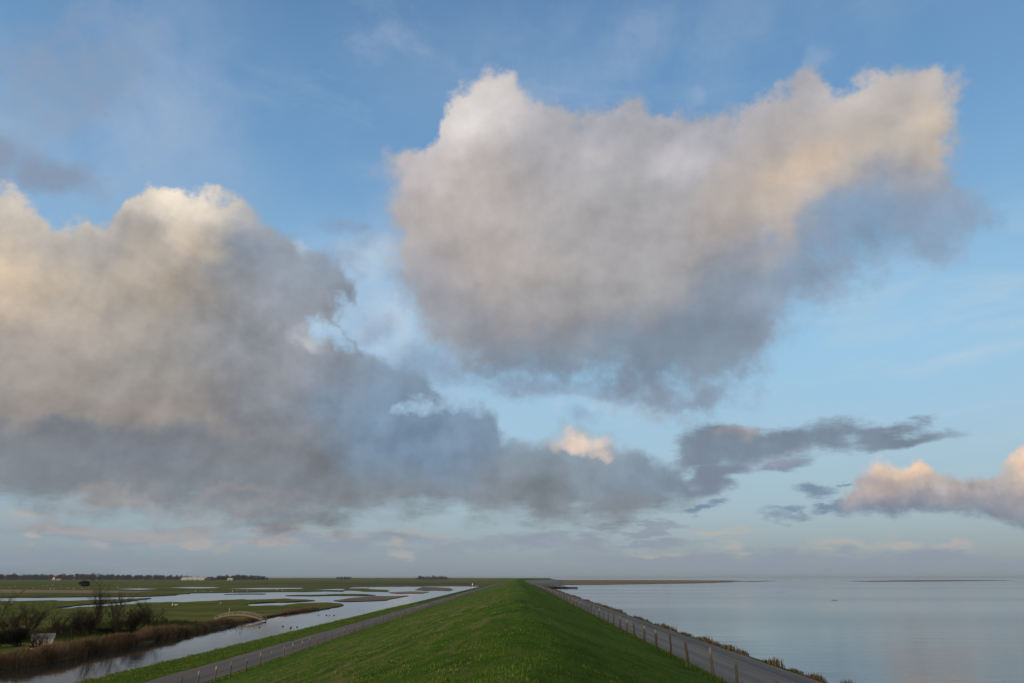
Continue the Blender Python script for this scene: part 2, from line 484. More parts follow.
class Mat:
    """tiny node builder for object materials"""

    def __init__(self, name, rough=0.9, spec=0.3):
        self.m = bpy.data.materials.new(name)
        self.m.use_nodes = True
        self.t = self.m.node_tree
        self.b = self.t.nodes['Principled BSDF']
        self.b.inputs['Roughness'].default_value = rough
        self.b.inputs['Specular IOR Level'].default_value = spec
        g = self.t.nodes.new('ShaderNodeNewGeometry')
        self.pos = g.outputs['Position']
        self.nor = g.outputs['Normal']

    def put(self, s, v):
        if isinstance(v, bpy.types.NodeSocket):
            self.t.links.new(v, s)
        elif isinstance(v, (tuple, list)) and len(v) == 3 and s.type == 'RGBA':
            s.default_value = (*v, 1)
        else:
            s.default_value = v

    def math(self, op, a, b=0.0):
        n = self.t.nodes.new('ShaderNodeMath')
        n.operation = op
        self.put(n.inputs[0], a)
        self.put(n.inputs[1], b)
        return n.outputs[0]

    def scale(self, vec, s):
        n = self.t.nodes.new('ShaderNodeVectorMath')
        n.operation = 'MULTIPLY'
        self.put(n.inputs[0], vec)
        self.put(n.inputs[1], s)
        return n.outputs[0]

    def noise(self, scale, detail=4, rough=0.55, vec=None, stretch=None, dist=0.0):
        v = vec if vec is not None else self.pos
        if stretch:
            v = self.scale(v, stretch)
        n = self.t.nodes.new('ShaderNodeTexNoise')
        self.put(n.inputs['Vector'], v)
        n.inputs['Scale'].default_value = scale
        n.inputs['Detail'].default_value = detail
        n.inputs['Roughness'].default_value = rough
        n.inputs['Distortion'].default_value = dist
        return n.outputs[0]

    def step(self, x, lo, hi, k=1.0):
        n = self.t.nodes.new('ShaderNodeMapRange')
        n.interpolation_type = 'SMOOTHSTEP'
        self.put(n.inputs[0], x)
        n.inputs[1].default_value = lo
        n.inputs[2].default_value = hi
        n.inputs[4].default_value = k
        return n.outputs[0]

    def mix(self, a, b, f):
        n = self.t.nodes.new('ShaderNodeMix')
        n.data_type = 'RGBA'
        self.put(n.inputs[0], f)
        self.put(n.inputs[6], a)
        self.put(n.inputs[7], b)
        return n.outputs[2]

    def xyz(self, v=None):
        n = self.t.nodes.new('ShaderNodeSeparateXYZ')
        self.put(n.inputs[0], v if v is not None else self.pos)
        return n.outputs

    def attr(self, name):
        n = self.t.nodes.new('ShaderNodeAttribute')
        n.attribute_name = name
        return n.outputs

    def bump(self, h, strength, dist):
        n = self.t.nodes.new('ShaderNodeBump')
        n.inputs['Strength'].default_value = strength
        n.inputs['Distance'].default_value = dist
        self.put(n.inputs['Height'], h)
        self.put(self.b.inputs['Normal'], n.outputs[0])

    def color(self, c):
        self.put(self.b.inputs['Base Color'], c)
        return self


def grass_mat(name, green, dark, dry, dry_lo=0.55, dry_hi=0.75, s=1.0, stretch=None):
    M = Mat(name, 0.9, 0.03)
    a = M.noise(0.35 * s, 5, 0.6)
    c = M.mix(green, dark, M.step(M.noise(1.6 * s, 6, 0.65), 0.42, 0.68, 0.85))
    c = M.mix(c, dry, M.math('MULTIPLY', M.step(M.noise(0.55 * s, 7, 0.68, stretch=stretch), dry_lo, dry_hi), 0.75))
    c = M.mix(c, dark, M.step(a, 0.55, 0.8, 0.5))
    M.color(c)
    M.bump(M.noise(9.0 * s, 6, 0.7), 0.5, 0.10)
    return M


def plain_mat(name, c, c2=None, scale=3.0, rough=0.85, spec=0.12, bump=0.0, stretch=None):
    M = Mat(name, rough, spec)
    if c2 is None:
        c2 = tuple(v * 0.6 for v in c)
    M.color(M.mix(c, c2, M.step(M.noise(scale, 5, 0.6, stretch=stretch), 0.35, 0.7)))
    if bump:
        M.bump(M.noise(scale * 4, 4, 0.6, stretch=stretch), 0.6, bump)
    return M


def ground_at(px, py, z):
    """the point of the level z seen along a bearing (a surveyor's note, in metres)"""
    d = ray(px, py)
    t = (z - CAM_Z) / d.z
    return Vector((d.x * t, d.y * t, z))


# ------------------------------------------------------------------ the dike: one swept embankment
def smooth01(t):
    t = max(0.0, min(1.0, t))
    return t * t * (3 - 2 * t)


def path_x(y):
    x = 85.0 * smooth01((y - 1050) / 900.0)
    if y > 1900:
        x -= (y - 1900) ** 2 * 1.0e-4
    return x


def path_n(y):
    dx = path_x(y + 1) - path_x(y - 1)
    l = math.hypot(dx, 2)
    return 2 / l, -dx / l                     # unit vector to the right of the path


PROFILE = [(-43.0, -1.9), (-41.0, -1.25), (-40.4, -0.98), (-39.2, -0.78), (-36, -0.6), (-33.2, -0.42), (-32.4, -0.36), (-26.8, -0.34),
           (-25.9, -0.24), (-23.5, 0.25), (-18, 1.72), (-10, 3.90), (-5, 5.22), (-3, 5.75), (-1.6, 6.13), (-0.6, 6.36), (0.2, 6.42),
           (1.0, 6.32), (2.0, 6.00), (3.2, 5.56), (6.0, 4.56), (8.2, 3.88), (9.0, 3.74), (9.6, 3.66), (14.4, 3.48), (14.9, 3.42), (15.3, 3.25)]
PO = [p[0] for p in PROFILE]
PZ = [p[1] for p in PROFILE]


def prof(o):
    return float(np.interp(o, PO, PZ))


def dike_z(o, y):
    z = prof(o)
    w = smooth01((o + 26.5) / 2.0) * smooth01((9.2 - o) / 1.5)      # the slopes are tussocky, the berms are even
    ws = smooth01((-33.0 - o) / 1.0) * smooth01((o + 40.5) / 1.0)
    x = o
    b = 0.035 * fbm(x, y, 0.35, 1, 3) + 0.06 * fbm(x, y, 1.3, 2, 3) + 0.03 * fbm(x, y, 0.05, 3, 2)
    b += 0.07 * fbm(x, y * 0.25, 0.9, 5, 2)                         # sheep tracks along the slope
    return z + b * w + 0.06 * fbm(x, y, 0.6, 4, 3) * ws


def dike_pt(o, y, dz=0.0, bumpy=False):
    nx, ny = path_n(y)
    return Vector((path_x(y) + nx * o, y + ny * o, (dike_z(o, y) if bumpy else prof(o)) + dz))


def y_stations(y0, y1, near, far):
    out, y = [], y0
    while y < y1:
        out.append(y)
        t = max(0.0, min(1.0, (y - 20) / 300.0))
        y += near + (far - near) * t ** 1.3
    out.append(y1)
    return out


def sweep(name, lats, ys, fn, mats, fmat=None):
    nl = len(lats)
    verts = [fn(o, y) for y in ys for o in lats]
    faces, fm = [], []
    for j in range(len(ys) - 1):
        for i in range(nl - 1):
            a = j * nl + i
            faces.append((a, a + 1, a + nl + 1, a + nl))
            if fmat:
                fm.append(fmat((lats[i] + lats[i + 1]) / 2))
    return mesh_obj(name, verts, faces, mats, smooth=True, fmat=fm if fmat else None)


# grass of the dike: fresh green on the crest and the seaward face, combed with straw on the landward face
MG = Mat('dike_grass', 0.9, 0.03)
_x = MG.xyz()
fresh = MG.mix((0.074, 0.150, 0.014), (0.044, 0.098, 0.010), MG.step(MG.noise(0.5, 7, 0.66), 0.40, 0.66))
fresh = MG.mix(fresh, (0.098, 0.172, 0.026), MG.step(MG.noise(0.13, 5, 0.6), 0.45, 0.65, 0.8))
straw_n = MG.noise(0.75, 9, 0.74, stretch=(1.0, 0.30, 0.3))
straw_m = MG.step(straw_n, 0.48, 0.62)
left_w = MG.math('MULTIPLY', MG.step(_x[0], 0.5, -3.0), MG.step(_x[0], -24.5, -15.0))   # straw belongs to the landward face
left_w = MG.math('ADD', MG.math('MULTIPLY', left_w, 0.80), 0.20)
fresh = MG.mix(fresh, (0.190, 0.180, 0.066), MG.math('MULTIPLY', straw_m, left_w))
tracks = MG.step(MG.noise(0.25, 6, 0.62, stretch=(1.6, 0.22, 1.0)), 0.54, 0.68, 0.5)
MG.color(MG.mix(fresh, (0.024, 0.050, 0.011), tracks))
MG.bump(MG.noise(3.0, 8, 0.75), 0.9, 0.22)
M_DIKE = MG.m
M_VERGE = grass_mat('verge_grass', (0.070, 0.108, 0.020), (0.045, 0.074, 0.014), (0.13, 0.115, 0.045), 0.52, 0.70, 0.9).m

lat = list(np.arange(-43.0, -25.0, 0.6)) + list(np.arange(-25.0, -6.0, 0.5)) + list(np.arange(-6.0, 9.6, 0.3)) + [9.6, 11, 12.5, 14.4, 14.9, 15.3]
ys_d = y_stations(-25.0, 3200.0, 0.35, 14.0)
dike = sweep('dike', lat, ys_d, lambda o, y: dike_pt(o, y, 0, True), [M_DIKE, M_VERGE], lambda o: 1 if o < -26.3 else 0)
tag(dike, 'long straight grass dike running away to the horizon', kind='structure')


def asphalt(name, base, track_x, track_w, tint=0.0):
    M = Mat(name, 0.9, 0.12)
    x = M.xyz()
    c = M.mix(base, tuple(v * 0.72 for v in base), M.step(M.noise(0.25, 6, 0.6, stretch=(1.0, 0.12, 1.0)), 0.38, 0.68))
    c = M.mix(c, tuple(v * 1.25 for v in base), M.step(M.noise(14.0, 3, 0.7), 0.58, 0.72, 0.5))
    c = M.mix(c, tuple(v * 0.70 for v in base), M.step(M.noise(1.6, 4, 0.6, stretch=(1.4, 0.012, 1.0)), 0.48, 0.66, 0.75))
    for tx, k in track_x:                                           # wheel tracks and the seam between two paving lanes
        d = M.math('ABSOLUTE', M.math('SUBTRACT', M.math('ADD', x[0], M.math('MULTIPLY', M.noise(0.05, 2), 0.5)), tx + 0.25))
        c = M.mix(c, tuple(v * 0.42 for v in base), M.math('MULTIPLY', M.step(d, track_w, 0.02), k))
    M.color(c)
    M.bump(M.noise(30.0, 3, 0.6), 0.4, 0.01)
    return M.m


M_ROAD_R = asphalt('seaward_asphalt', (0.205, 0.202, 0.194), [(13.2, .75), (11.2, .35), (10.2, .2), (13.65, .4)], 0.35)
M_ROAD_L = asphalt('landward_asphalt', (0.175, 0.160, 0.148), [(-28.3, .3), (-30.6, .3)], 0.6)
ys_r = y_stations(-25.0, 3200.0, 2.0, 16.0)
edge = lambda o, y, k: o + k * 0.28 * fbm(o, y, 0.8, 8, 4)
road_r = sweep('seaward_road', [9.55, 9.7, 10.8, 12.0, 13.2, 14.3, 14.45], ys_r,
               lambda o, y: dike_pt(edge(o, y, 1.0 if o < 9.6 or o > 14.4 else 0), y, 0.035 if 9.6 < o < 14.4 else 0.012), M_ROAD_R)
tag(road_r, 'grey asphalt road along the sea side of the dike', kind='structure')
road_l = sweep('landward_road', [-32.3, -32.1, -30.5, -28.8, -27.2, -27.0], ys_r,
               lambda o, y: dike_pt(edge(o, y, 1.0 if o < -32.2 or o > -27.1 else 0), y, 0.035 if -32.2 < o < -27.1 else 0.012), M_ROAD_L)
tag(road_l, 'grey asphalt road along the foot of the dike on the polder side', kind='structure')
ap_v = []
for y in range(640, 1800, 20):                                      # the paved apron where the road widens beside the far bend
    k = smooth01((y - 640) / 220.0) * smooth01((1800 - y) / 300.0)
    for o, z in ((14.3, 3.52), (15.2 + 34 * k, 3.30), (16.4 + 36 * k, 2.4), (19 + 40 * k, -0.8)):
        ap_v.append((path_x(y) + path_n(y)[0] * o, y + path_n(y)[1] * o, z))
ap = mesh_obj('asphalt_apron', ap_v, [(i * 4 + k, i * 4 + k + 1, i * 4 + k + 5, i * 4 + k + 4) for i in range(57) for k in range(3)], M_ROAD_R)
tag(ap, kind='structure')
M_STONE = plain_mat('revetment_stone', (0.13, 0.13, 0.125), (0.07, 0.07, 0.068), 1.2, 0.8, bump=0.05).m
rev = sweep('stone_revetment', [15.28, 15.6, 17.5, 20.0, 22.5, 25.5], ys_r,
            lambda o, y: Vector((path_x(y) + path_n(y)[0] * o, y + path_n(y)[1] * o, float(np.interp(o, [15.28, 15.6, 25.5], [3.26, 3.05, -1.0])))), M_STONE)
tag(rev, kind='structure')

# ------------------------------------------------------------------ water and the land beyond
Z_LAG = CAM_Z - 9.3                                                 # the polder water stands lower than the sea
M_BED = plain_mat('bed_mud', (0.05, 0.045, 0.035), (0.03, 0.028, 0.022), 0.05).m
gnd = mesh_obj('ground', [(-45000, -3000, -3.2), (45000, -3000, -3.2), (45000, 45000, -3.2), (-45000, 45000, -3.2)], [(0, 1, 2, 3)], M_BED)
tag(gnd, kind='structure')


def water_mat(name, body, wave, rip, rough, slick=False):
    M = Mat(name, rough, 0.5)
    M.b.inputs['IOR'].default_value = 1.333
    M.color(body)
    h = M.math('MULTIPLY', M.noise(wave[0], 3, 0.5, stretch=wave[1]), wave[2])
    h2 = M.math('MULTIPLY', M.noise(rip[0], 4, 0.6, stretch=rip[1]), rip[2])
    h = M.math('ADD', h, h2)
    if slick:                                                       # long slicks where the breeze does not ruffle the water
        s = M.step(M.noise(0.006, 5, 0.55, stretch=(0.35, 1.6, 1.0)), 0.40, 0.62)
        h = M.math('MULTIPLY', h, M.math('ADD', M.math('MULTIPLY', s, 0.50), 0.55))
        M.put(M.b.inputs['Roughness'], M.math('ADD', M.math('MULTIPLY', s, 0.09), rough))
    M.bump(h, 1.0, 1.0)
    return M.m


M_SEA = water_mat('sea_water', (0.062, 0.112, 0.132), (0.20, (0.5, 1.0, 1.0), 0.10), (0.9, (0.5, 1.0, 1.0), 0.030), 0.03, True)
M_LAG = water_mat('lagoon_water', (0.022, 0.026, 0.022), (0.35, (1.0, 1.0, 1.0), 0.012), (2.2, (1, 1, 1), 0.003), 0.02)
left_edge = [dike_pt(4.0, y) for y in y_stations(-25, 3200, 8, 60)]
sea_v = [(p.x, p.y, 0.0) for p in left_edge] + [(-700, 8000, 0), (-900, 42000, 0), (44000, 42000, 0), (44000, -25, 0)]
sea = mesh_obj('sea', sea_v, [tuple(range(len(sea_v)))[::-1]], M_SEA)
tag(sea, 'calm grey blue sea right of the dike', kind='structure')
lag_edge = [dike_pt(-36.0, y) for y in y_stations(-25, 3200, 8, 60)]
lag_v = [(p.x, p.y, Z_LAG) for p in lag_edge] + [(-3000, 3200, Z_LAG), (-3000, -25, Z_LAG)]
lag = mesh_obj('lagoon', lag_v, [tuple(range(len(lag_v)))], M_LAG)
tag(lag, 'still shallow water between the polder meadows', kind='structure')


def land(name, pts, mats, h=0.35, rough=0.5, seed=0, tuck=0.0):
    """a patch of land from the surveyed waterline: worn-edged top, sloping mud bank, some thickness below the water"""
    ring = []
    n = len(pts)
    for i in range(n):
        a, b = ground_at(*pts[i], Z_LAG), ground_at(*pts[(i + 1) % n], Z_LAG)
        k = max(1, min(60, int((b - a).length / max(1.2, a.length * 0.012))))
        for j in range(k):
            p = a.lerp(b, j / k)
            q = max(0.4, p.length * 0.004) * rough * 2
            p.x += q * 1.4 * fbm(p.x, p.y, 0.9 / (q * 4 + 1), 11 + seed, 3)
            p.y += q * (2.0 + p.length * 0.008) * fbm(p.x, p.y, 0.9 / (q * 4 + 1), 23 + seed, 3)
            ring.append(p)
    n = len(ring)
    area = sum(ring[i].x * ring[(i + 1) % n].y - ring[(i + 1) % n].x * ring[i].y for i in range(n))
    if area < 0:
        ring.reverse()
    verts, faces, fm = [], [], []
    for i, p in enumerate(ring):
        a, b = ring[i - 1], ring[(i + 1) % n]
        t = Vector((b.x - a.x, b.y - a.y)).normalized()
        nx, ny = -t.y, t.x                                           # inwards
        w = min(1.0, 0.3 + p.length * 0.002)
        hh = h * (0.75 + 0.5 * abs(fbm(p.x, p.y, 0.08, 31 + seed, 3)))
        verts.append((p.x - nx * 0.3, p.y - ny * 0.3, Z_LAG - 0.5))
        verts.append((p.x + nx * 0.08, p.y + ny * 0.08, Z_LAG + 0.04))
        verts.append((p.x + nx * 0.30 * w, p.y + ny * 0.30 * w, Z_LAG + hh))
    faces.append(tuple(3 * i + 2 for i in range(n)))
    fm.append(0)
    for i in range(n):
        j = (i + 1) % n
        for k in (0, 1):
            faces.append((3 * i + k, 3 * j + k, 3 * j + k + 1, 3 * i + k + 1))
            fm.append(1)
    o = mesh_obj(name, verts, faces, mats, fmat=fm)
    tag(o, kind='structure')
    return o


def meadow_mat(name, c1, c2, c3, bands):
    """grazed salt-marsh turf: olive, drawn out level in bands by ditches and old tide lines"""
    M = Mat(name, 0.9, 0.03)
    c = M.mix(c1, c2, M.step(M.noise(bands[0], 6, 0.6, stretch=(0.4, 1.0, 1.0)), 0.40, 0.60))
    c = M.mix(c, c3, M.step(M.noise(bands[1], 6, 0.62, stretch=(0.25, 1.0, 1.0)), 0.50, 0.66, 0.85))
    c = M.mix(c, tuple(v * 0.45 for v in c1), M.step(M.noise(bands[0] * 3.5, 7, 0.68, stretch=(0.6, 0.8, 1.0)), 0.50, 0.68, 0.8))
    M.color(c)
    M.bump(M.noise(1.2, 6, 0.7), 0.8, 0.15)
    return M.m


M_MUD = plain_mat('bank_mud', (0.045, 0.036, 0.026), (0.022, 0.018, 0.013), 0.8, 0.7, bump=0.06).m
M_MEADOW = meadow_mat('meadow_turf', (0.130, 0.150, 0.028), (0.086, 0.120, 0.020), (0.200, 0.155, 0.052), (0.045, 0.07))
M_FIELD = meadow_mat('far_turf', (0.134, 0.150, 0.036), (0.084, 0.116, 0.024), (0.200, 0.155, 0.062), (0.010, 0.014))
M_DRY = plain_mat('dry_sedge', (0.30, 0.22, 0.12), (0.22, 0.165, 0.09), 0.05, stretch=(0.3, 1, 1)).m
M_MUDFLAT = plain_mat('dried_mud', (0.22, 0.175, 0.125), (0.085, 0.085, 0.045), 0.14, stretch=(0.3, 1, 1)).m
M_MARSH = plain_mat('salt_marsh', (0.27, 0.185, 0.095), (0.15, 0.115, 0.055), 0.012, stretch=(0.35, 1, 1)).m

REED_LINE = [(-300, 703), (-40, 674), (0, 669), (36, 665), (72, 658), (99, 652), (137, 645), (158, 639.5), (190, 634), (210, 629.4), (223, 626.6), (250, 621.5), (264, 618.5)]
near_meadow = land('meadow', REED_LINE + [
    (285, 614.5), (305, 611.5), (320, 609.4), (330, 607.9), (339, 607), (343, 605.3), (338, 603.9), (328, 603.2), (300, 603.9), (280, 606.0), (258, 606.2),
    (249, 605.0), (256, 603.1), (275, 602.5), (300, 601.9), (316, 601.0), (312, 599.9), (290, 599.3), (240, 599.9), (210, 601.5), (180, 602.8), (160, 602.9),
    (140, 603.6), (122, 605.3), (108, 606.6), (90, 607.2), (70, 609.0), (55, 609.2), (62, 607.0), (80, 605.2), (100, 604.0), (118, 602.6), (132, 600.6), (141, 599.2),
    (128, 599.6), (100, 600.6), (60, 601.0), (0, 601.4), (-60, 601.4), (-420, 602.0)], [M_MEADOW, M_MUD], 0.30, 1.0, 1)
far_field = land('polder_field', [
    (-520, 598.2), (-260, 597.9), (0, 597.6), (50, 597.2), (95, 596.8), (127, 596.9), (160, 596), (180, 594.6), (196, 592.9), (230, 592.5), (270, 591.9), (310, 591.6), (336, 590.8), (343, 590),
    (352, 587.2), (380, 586.6), (430, 586.2), (470, 586.3), (491, 586.6), (505, 585.2), (513, 582.6), (519, 580), (518, 578.3), (200, 578.0), (-700, 578.0)], [M_FIELD, M_MUD], 0.30, 0.45, 2)
isl = [([(284, 595.7), (300, 595.1), (345, 594.9), (346, 595.6), (310, 596.2)], M_FIELD), ([(228, 594.2), (245, 593.6), (270, 593.8), (262, 594.3)], M_MUDFLAT),
       ([(326, 594.6), (345, 594.0), (368, 594.3), (377, 595.2), (360, 596.0), (332, 595.8)], M_MEADOW),
       ([(334, 600.7), (348, 598.4), (374, 596.4), (407, 596.0), (398, 598.0), (388, 600.2), (365, 601.4), (341, 601.6)], M_MUDFLAT),
       ([(340, 588.7), (365, 588.5), (391, 590.4), (388, 591.9), (362, 591.4), (346, 590.3)], M_FIELD),
       ([(388, 592.6), (410, 591.6), (430, 592.0), (424, 593.4), (398, 593.6)], M_MARSH),
       ([(416, 589.8), (421, 587.3), (442, 587.1), (455, 589.5), (450, 590.7), (425, 590.5)], M_MUDFLAT)]
for i, (pts, m) in enumerate(isl):
    land('island', pts, [m, M_MUD], 0.22, 0.5, 5 + i)


def patch(name, pts, z, mat, lift=0.02):
    v = [ground_at(px, py, z) for px, py in pts]
    a = sum(v[i].x * v[(i + 1) % len(v)].y - v[(i + 1) % len(v)].x * v[i].y for i in range(len(v)))
    if a < 0:
        v.reverse()
    o = mesh_obj(name, [(p.x, p.y, z + lift) for p in v], [tuple(range(len(v)))], mat)
    tag(o, kind='structure')
    return o


ZF = Z_LAG + 0.46
patch('sedge_field', [(-300, 592.6), (40, 592.9), (90, 593.4), (140, 592.6), (154, 591.6), (110, 590.5), (0, 589.6), (-300, 589.2)], ZF, M_DRY)
for pts in ([(170, 587.8), (190, 587.0), (214, 587.2), (220, 588.0), (196, 588.5)], [(226, 589.0), (260, 588.0), (300, 587.9), (304, 588.8), (262, 589.4)],
            [(315, 589.9), (338, 588.9), (345, 589.3), (343, 590.4)], [(116, 589.2), (140, 588.5), (158, 589.0), (140, 589.8)]):
    patch('pond', pts, ZF, M_LAG, 0.03)
patch('dark_field', [(230, 583.5), (330, 582.5), (480, 582.6), (470, 584.4), (330, 584.2)], ZF, plain_mat('ploughed_field', (0.085, 0.075, 0.05), (0.06, 0.058, 0.036), 0.01, stretch=(0.2, 1, 1)).m, 0.01)

# the far sea dike that closes the polder, the salt marsh and the sandbank off the seaward side
def ridge(name, a, b, w, h, mat):
    a, b = Vector(a), Vector(b)
    t = (b - a).normalized()
    n = Vector((-t.y, t.x))
    vs_, fs = [], []
    for i in range(41):
        p = a.lerp(b, i / 40)
        hh = h * (1 + 0.12 * fbm(i, 0, 0.35, 77, 2))
        for k, z in ((-1, -1.2), (-0.12, hh), (0.12, hh), (1, -1.2)):
            vs_.append((p.x + n.x * w * k, p.y + n.y * w * k, z))
    for i in range(40):
        for k in range(3):
            q = i * 4 + k
            fs.append((q, q + 1, q + 5, q + 4))
    o = mesh_obj(name, vs_, fs, mat)
    tag(o, kind='structure')
    return o


ridge('far_dike', (-2600, 5600), (60, 3400), 40, 6.0, M_FIELD)


def shoal(name, pts, mat, h, seed):
    global Z_LAG
    keep, Z_LAG = Z_LAG, 0.0
    o = land(name, pts, [mat, M_MUD], h, 0.12, seed)
    Z_LAG = keep
    return o


shoal('salt_marsh', [(542, 583.2), (556, 584.6), (575, 584.9), (600, 584.6), (640, 584.1), (690, 583.4), (722, 582.5), (737, 581.7), (744, 581.2), (730, 580.6), (650, 580.2), (560, 580.0), (538, 580.3)], M_MARSH, 0.45, 40)
shoal('marsh_spit', [(738, 581.4), (768, 580.8), (775, 581.1), (752, 581.9)], M_MUDFLAT, 0.15, 41)
shoal('sandbank', [(848, 581.2), (900, 580.5), (960, 580.2), (1012, 580.4), (985, 581.0), (915, 581.5), (870, 581.6)], M_MUDFLAT, 0.25, 42)


# ------------------------------------------------------------------ the thin sea haze that pales the far woods and the horizon
hz = MHZ = bpy.data.materials.new('haze')
hz.use_nodes = True
hz.node_tree.nodes.clear()
pv = hz.node_tree.nodes.new('ShaderNodeVolumePrincipled')
pv.inputs['Color'].default_value = (0.58, 0.70, 0.84, 1)
pv.inputs['Density'].default_value = 0.00004
ho = hz.node_tree.nodes.new('ShaderNodeOutputMaterial')
hz.node_tree.links.new(pv.outputs[0], ho.inputs['Volume'])
X, Y0, Y1, Z0, Z1 = 46000, -3500, 46000, -4.4, 32.0
haze = mesh_obj('haze', [(-X, Y0, Z0), (X, Y0, Z0), (X, Y1, Z0), (-X, Y1, Z0), (-X, Y0, Z1), (X, Y0, Z1), (X, Y1, Z1), (-X, Y1, Z1)],
                [(3, 2, 1, 0), (4, 5, 6, 7), (0, 1, 5, 4), (1, 2, 6, 5), (2, 3, 7, 6), (3, 0, 4, 7)], hz)
tag(haze, 'thin pale haze in the air over the land and the sea', 'haze', kind='stuff')


# ------------------------------------------------------------------ geometry helpers for the things
RNG = random.Random(7)
ZM = Z_LAG + 0.30                                                   # meadow level


class MB:
    def __init__(self):
        self.v, self.f = [], []

    def add(self, verts, faces):
        n = len(self.v)
        self.v += [tuple(p) for p in verts]
        self.f += [tuple(i + n for i in f) for f in faces]

    def box(self, c, s, rz=0.0):
        x, y, z = s[0] / 2, s[1] / 2, s[2] / 2
        R = Matrix.Rotation(rz, 3, 'Z')
        vs_ = [Vector(c) + R @ Vector((a * x, b * y, d * z)) for d in (-1, 1) for a, b in ((-1, -1), (1, -1), (1, 1), (-1, 1))]
        self.add(vs_, [(3, 2, 1, 0), (4, 5, 6, 7), (0, 1, 5, 4), (1, 2, 6, 5), (2, 3, 7, 6), (3, 0, 4, 7)])

    def tube(self, pts, rads, n=6, cap=True):
        rings = []
        for i, p in enumerate(pts):
            d = (Vector(pts[min(i + 1, len(pts) - 1)]) - Vector(pts[max(i - 1, 0)])).normalized()
            a = d.orthogonal().normalized()
            b = d.cross(a)
            rings.append([Vector(p) + (a * math.cos(t) + b * math.sin(t)) * rads[i] for t in [2 * math.pi * k / n for k in range(n)]])
        vs_ = [q for r in rings for q in r]
        fs = []
        for i in range(len(pts) - 1):
            for k in range(n):
                k2 = (k + 1) % n
                fs.append((i * n + k, i * n + k2, (i + 1) * n + k2, (i + 1) * n + k))
        if cap:
            fs.append(tuple(reversed(range(n))))
            fs.append(tuple((len(pts) - 1) * n + k for k in range(n)))
        self.add(vs_, fs)

    def build(self, name, mat, parent=None, smooth=False):
        return mesh_obj(name, self.v, self.f, mat, parent, smooth)


def tri_cloud(name, P, T, mat, tint=None, parent=None):
    """many small faces in one mesh, straight from numpy arrays"""
    me = bpy.data.meshes.new(name)
    nv, nf = len(P), len(T)
    k = T.shape[1]
    me.vertices.add(nv)
    me.vertices.foreach_set('co', np.ascontiguousarray(P, dtype=np.float32).ravel())
    me.loops.add(nf * k)
    me.loops.foreach_set('vertex_index', np.ascontiguousarray(T, dtype=np.int32).ravel())
    me.polygons.add(nf)
    me.polygons.foreach_set('loop_start', np.arange(0, nf * k, k, dtype=np.int32))
    if tint is not None:
        a = me.attributes.new('tint', 'FLOAT', 'POINT')
        a.data.foreach_set('value', np.ascontiguousarray(tint, dtype=np.float32))
    me.materials.append(mat)
    me.update(calc_edges=True)
    me.validate()
    o = bpy.data.objects.new(name, me)
    COL.objects.link(o)
    if parent is not None:
        o.parent = parent
    return o


def blades(name, base, h, w, lean, mat, tint, rng, plume=0.0):
    """tapered grass blades or reed stalks: base points (n,3), heights, widths, lean vectors (n,2)"""
    n = len(base)
    ang = rng.uniform(0, 2 * np.pi, n)
    side = np.stack([np.cos(ang), np.sin(ang), np.zeros(n)], 1) * (w / 2)[:, None]
    ln = np.concatenate([lean, np.zeros((n, 1))], 1) * h[:, None]
    up = np.zeros((n, 3))
    up[:, 2] = h
    mid = base + up * 0.62 + ln * 0.40
    tip = base + up * (1 - 0.35 * (lean ** 2).sum(1))[:, None] + ln
    k = 0.75 + plume
    P = np.stack([base - side, base + side, mid + side * k, tip, mid - side * k], 1).reshape(-1, 3)
    i = np.arange(n) * 5
    T = np.concatenate([np.stack([i, i + 1, i + 2, i + 4], 1), np.stack([i + 4, i + 2, i + 3, i + 3], 1)])
    q = T[:n]
    t = T[n:, :3]
    F = np.concatenate([q[:, [0, 1, 2]], q[:, [0, 2, 3]], t])
    return tri_cloud(name, P, F, mat, np.repeat(tint, 5))


def tint_mat(name, stops, rough=0.85, spec=0.05):
    M = Mat(name, rough, spec)
    n = M.t.nodes.new('ShaderNodeValToRGB')
    M.put(n.inputs[0], M.attr('tint')[2])
    cr = n.color_ramp
    while len(cr.elements) < len(stops):
        cr.elements.new(0.5)
    for e, (p, c) in zip(cr.elements, stops):
        e.position = p
        e.color = (*c, 1)
    M.color(n.outputs[0])
    return M.m


# ------------------------------------------------------------------ grass of the near dike, blade by blade
rng = np.random.default_rng(3)
NB_ = 330000
yy = 1.0 / (1 / 5.0 - rng.uniform(0, 1, NB_) * (1 / 5.0 - 1 / 130.0))
half = np.minimum(28.0, 4.0 + yy * 0.75)
oo = rng.uniform(-1, 1, NB_) * half
keep = (oo > -25.8) & (oo < 9.5)
yy, oo = yy[keep], oo[keep]
patch_n = np.array([fbm(a, b, 0.7, 61, 3) for a, b in zip(oo, yy)])
straw_n_ = np.array([fbm(a * 1.0, b * 0.30, 0.75, 62, 4) for a, b in zip(oo, yy)])
zz = np.array([dike_z(a, b) for a, b in zip(oo, yy)])
land_f = np.clip((-oo - 0.5) / 3.0, 0, 1) * np.clip((oo + 25.0) / 8.0, 0, 1)
h_ = (0.028 + 0.032 * rng.uniform(0, 1, len(yy)) ** 1.5) * (1 + 0.9 * np.clip(patch_n, -0.6, 1.0)) * (1 + yy * 0.006)
w_ = (0.006 + 0.00055 * yy) * rng.uniform(0.7, 1.3, len(yy))
tint = 0.30 + 0.22 * patch_n + rng.normal(0, 0.12, len(yy))
st = (straw_n_ + rng.normal(0, 0.22, len(yy)) > 0.60 - 0.54 * land_f)
tint = np.where(st, 0.80 + rng.normal(0, 0.09, len(yy)), np.clip(tint, 0, 0.55))
base = np.stack([oo, yy, zz - 0.01], 1)
lean = rng.normal(0, 0.40, (len(yy), 2)) + np.array([0.12, 0.20])
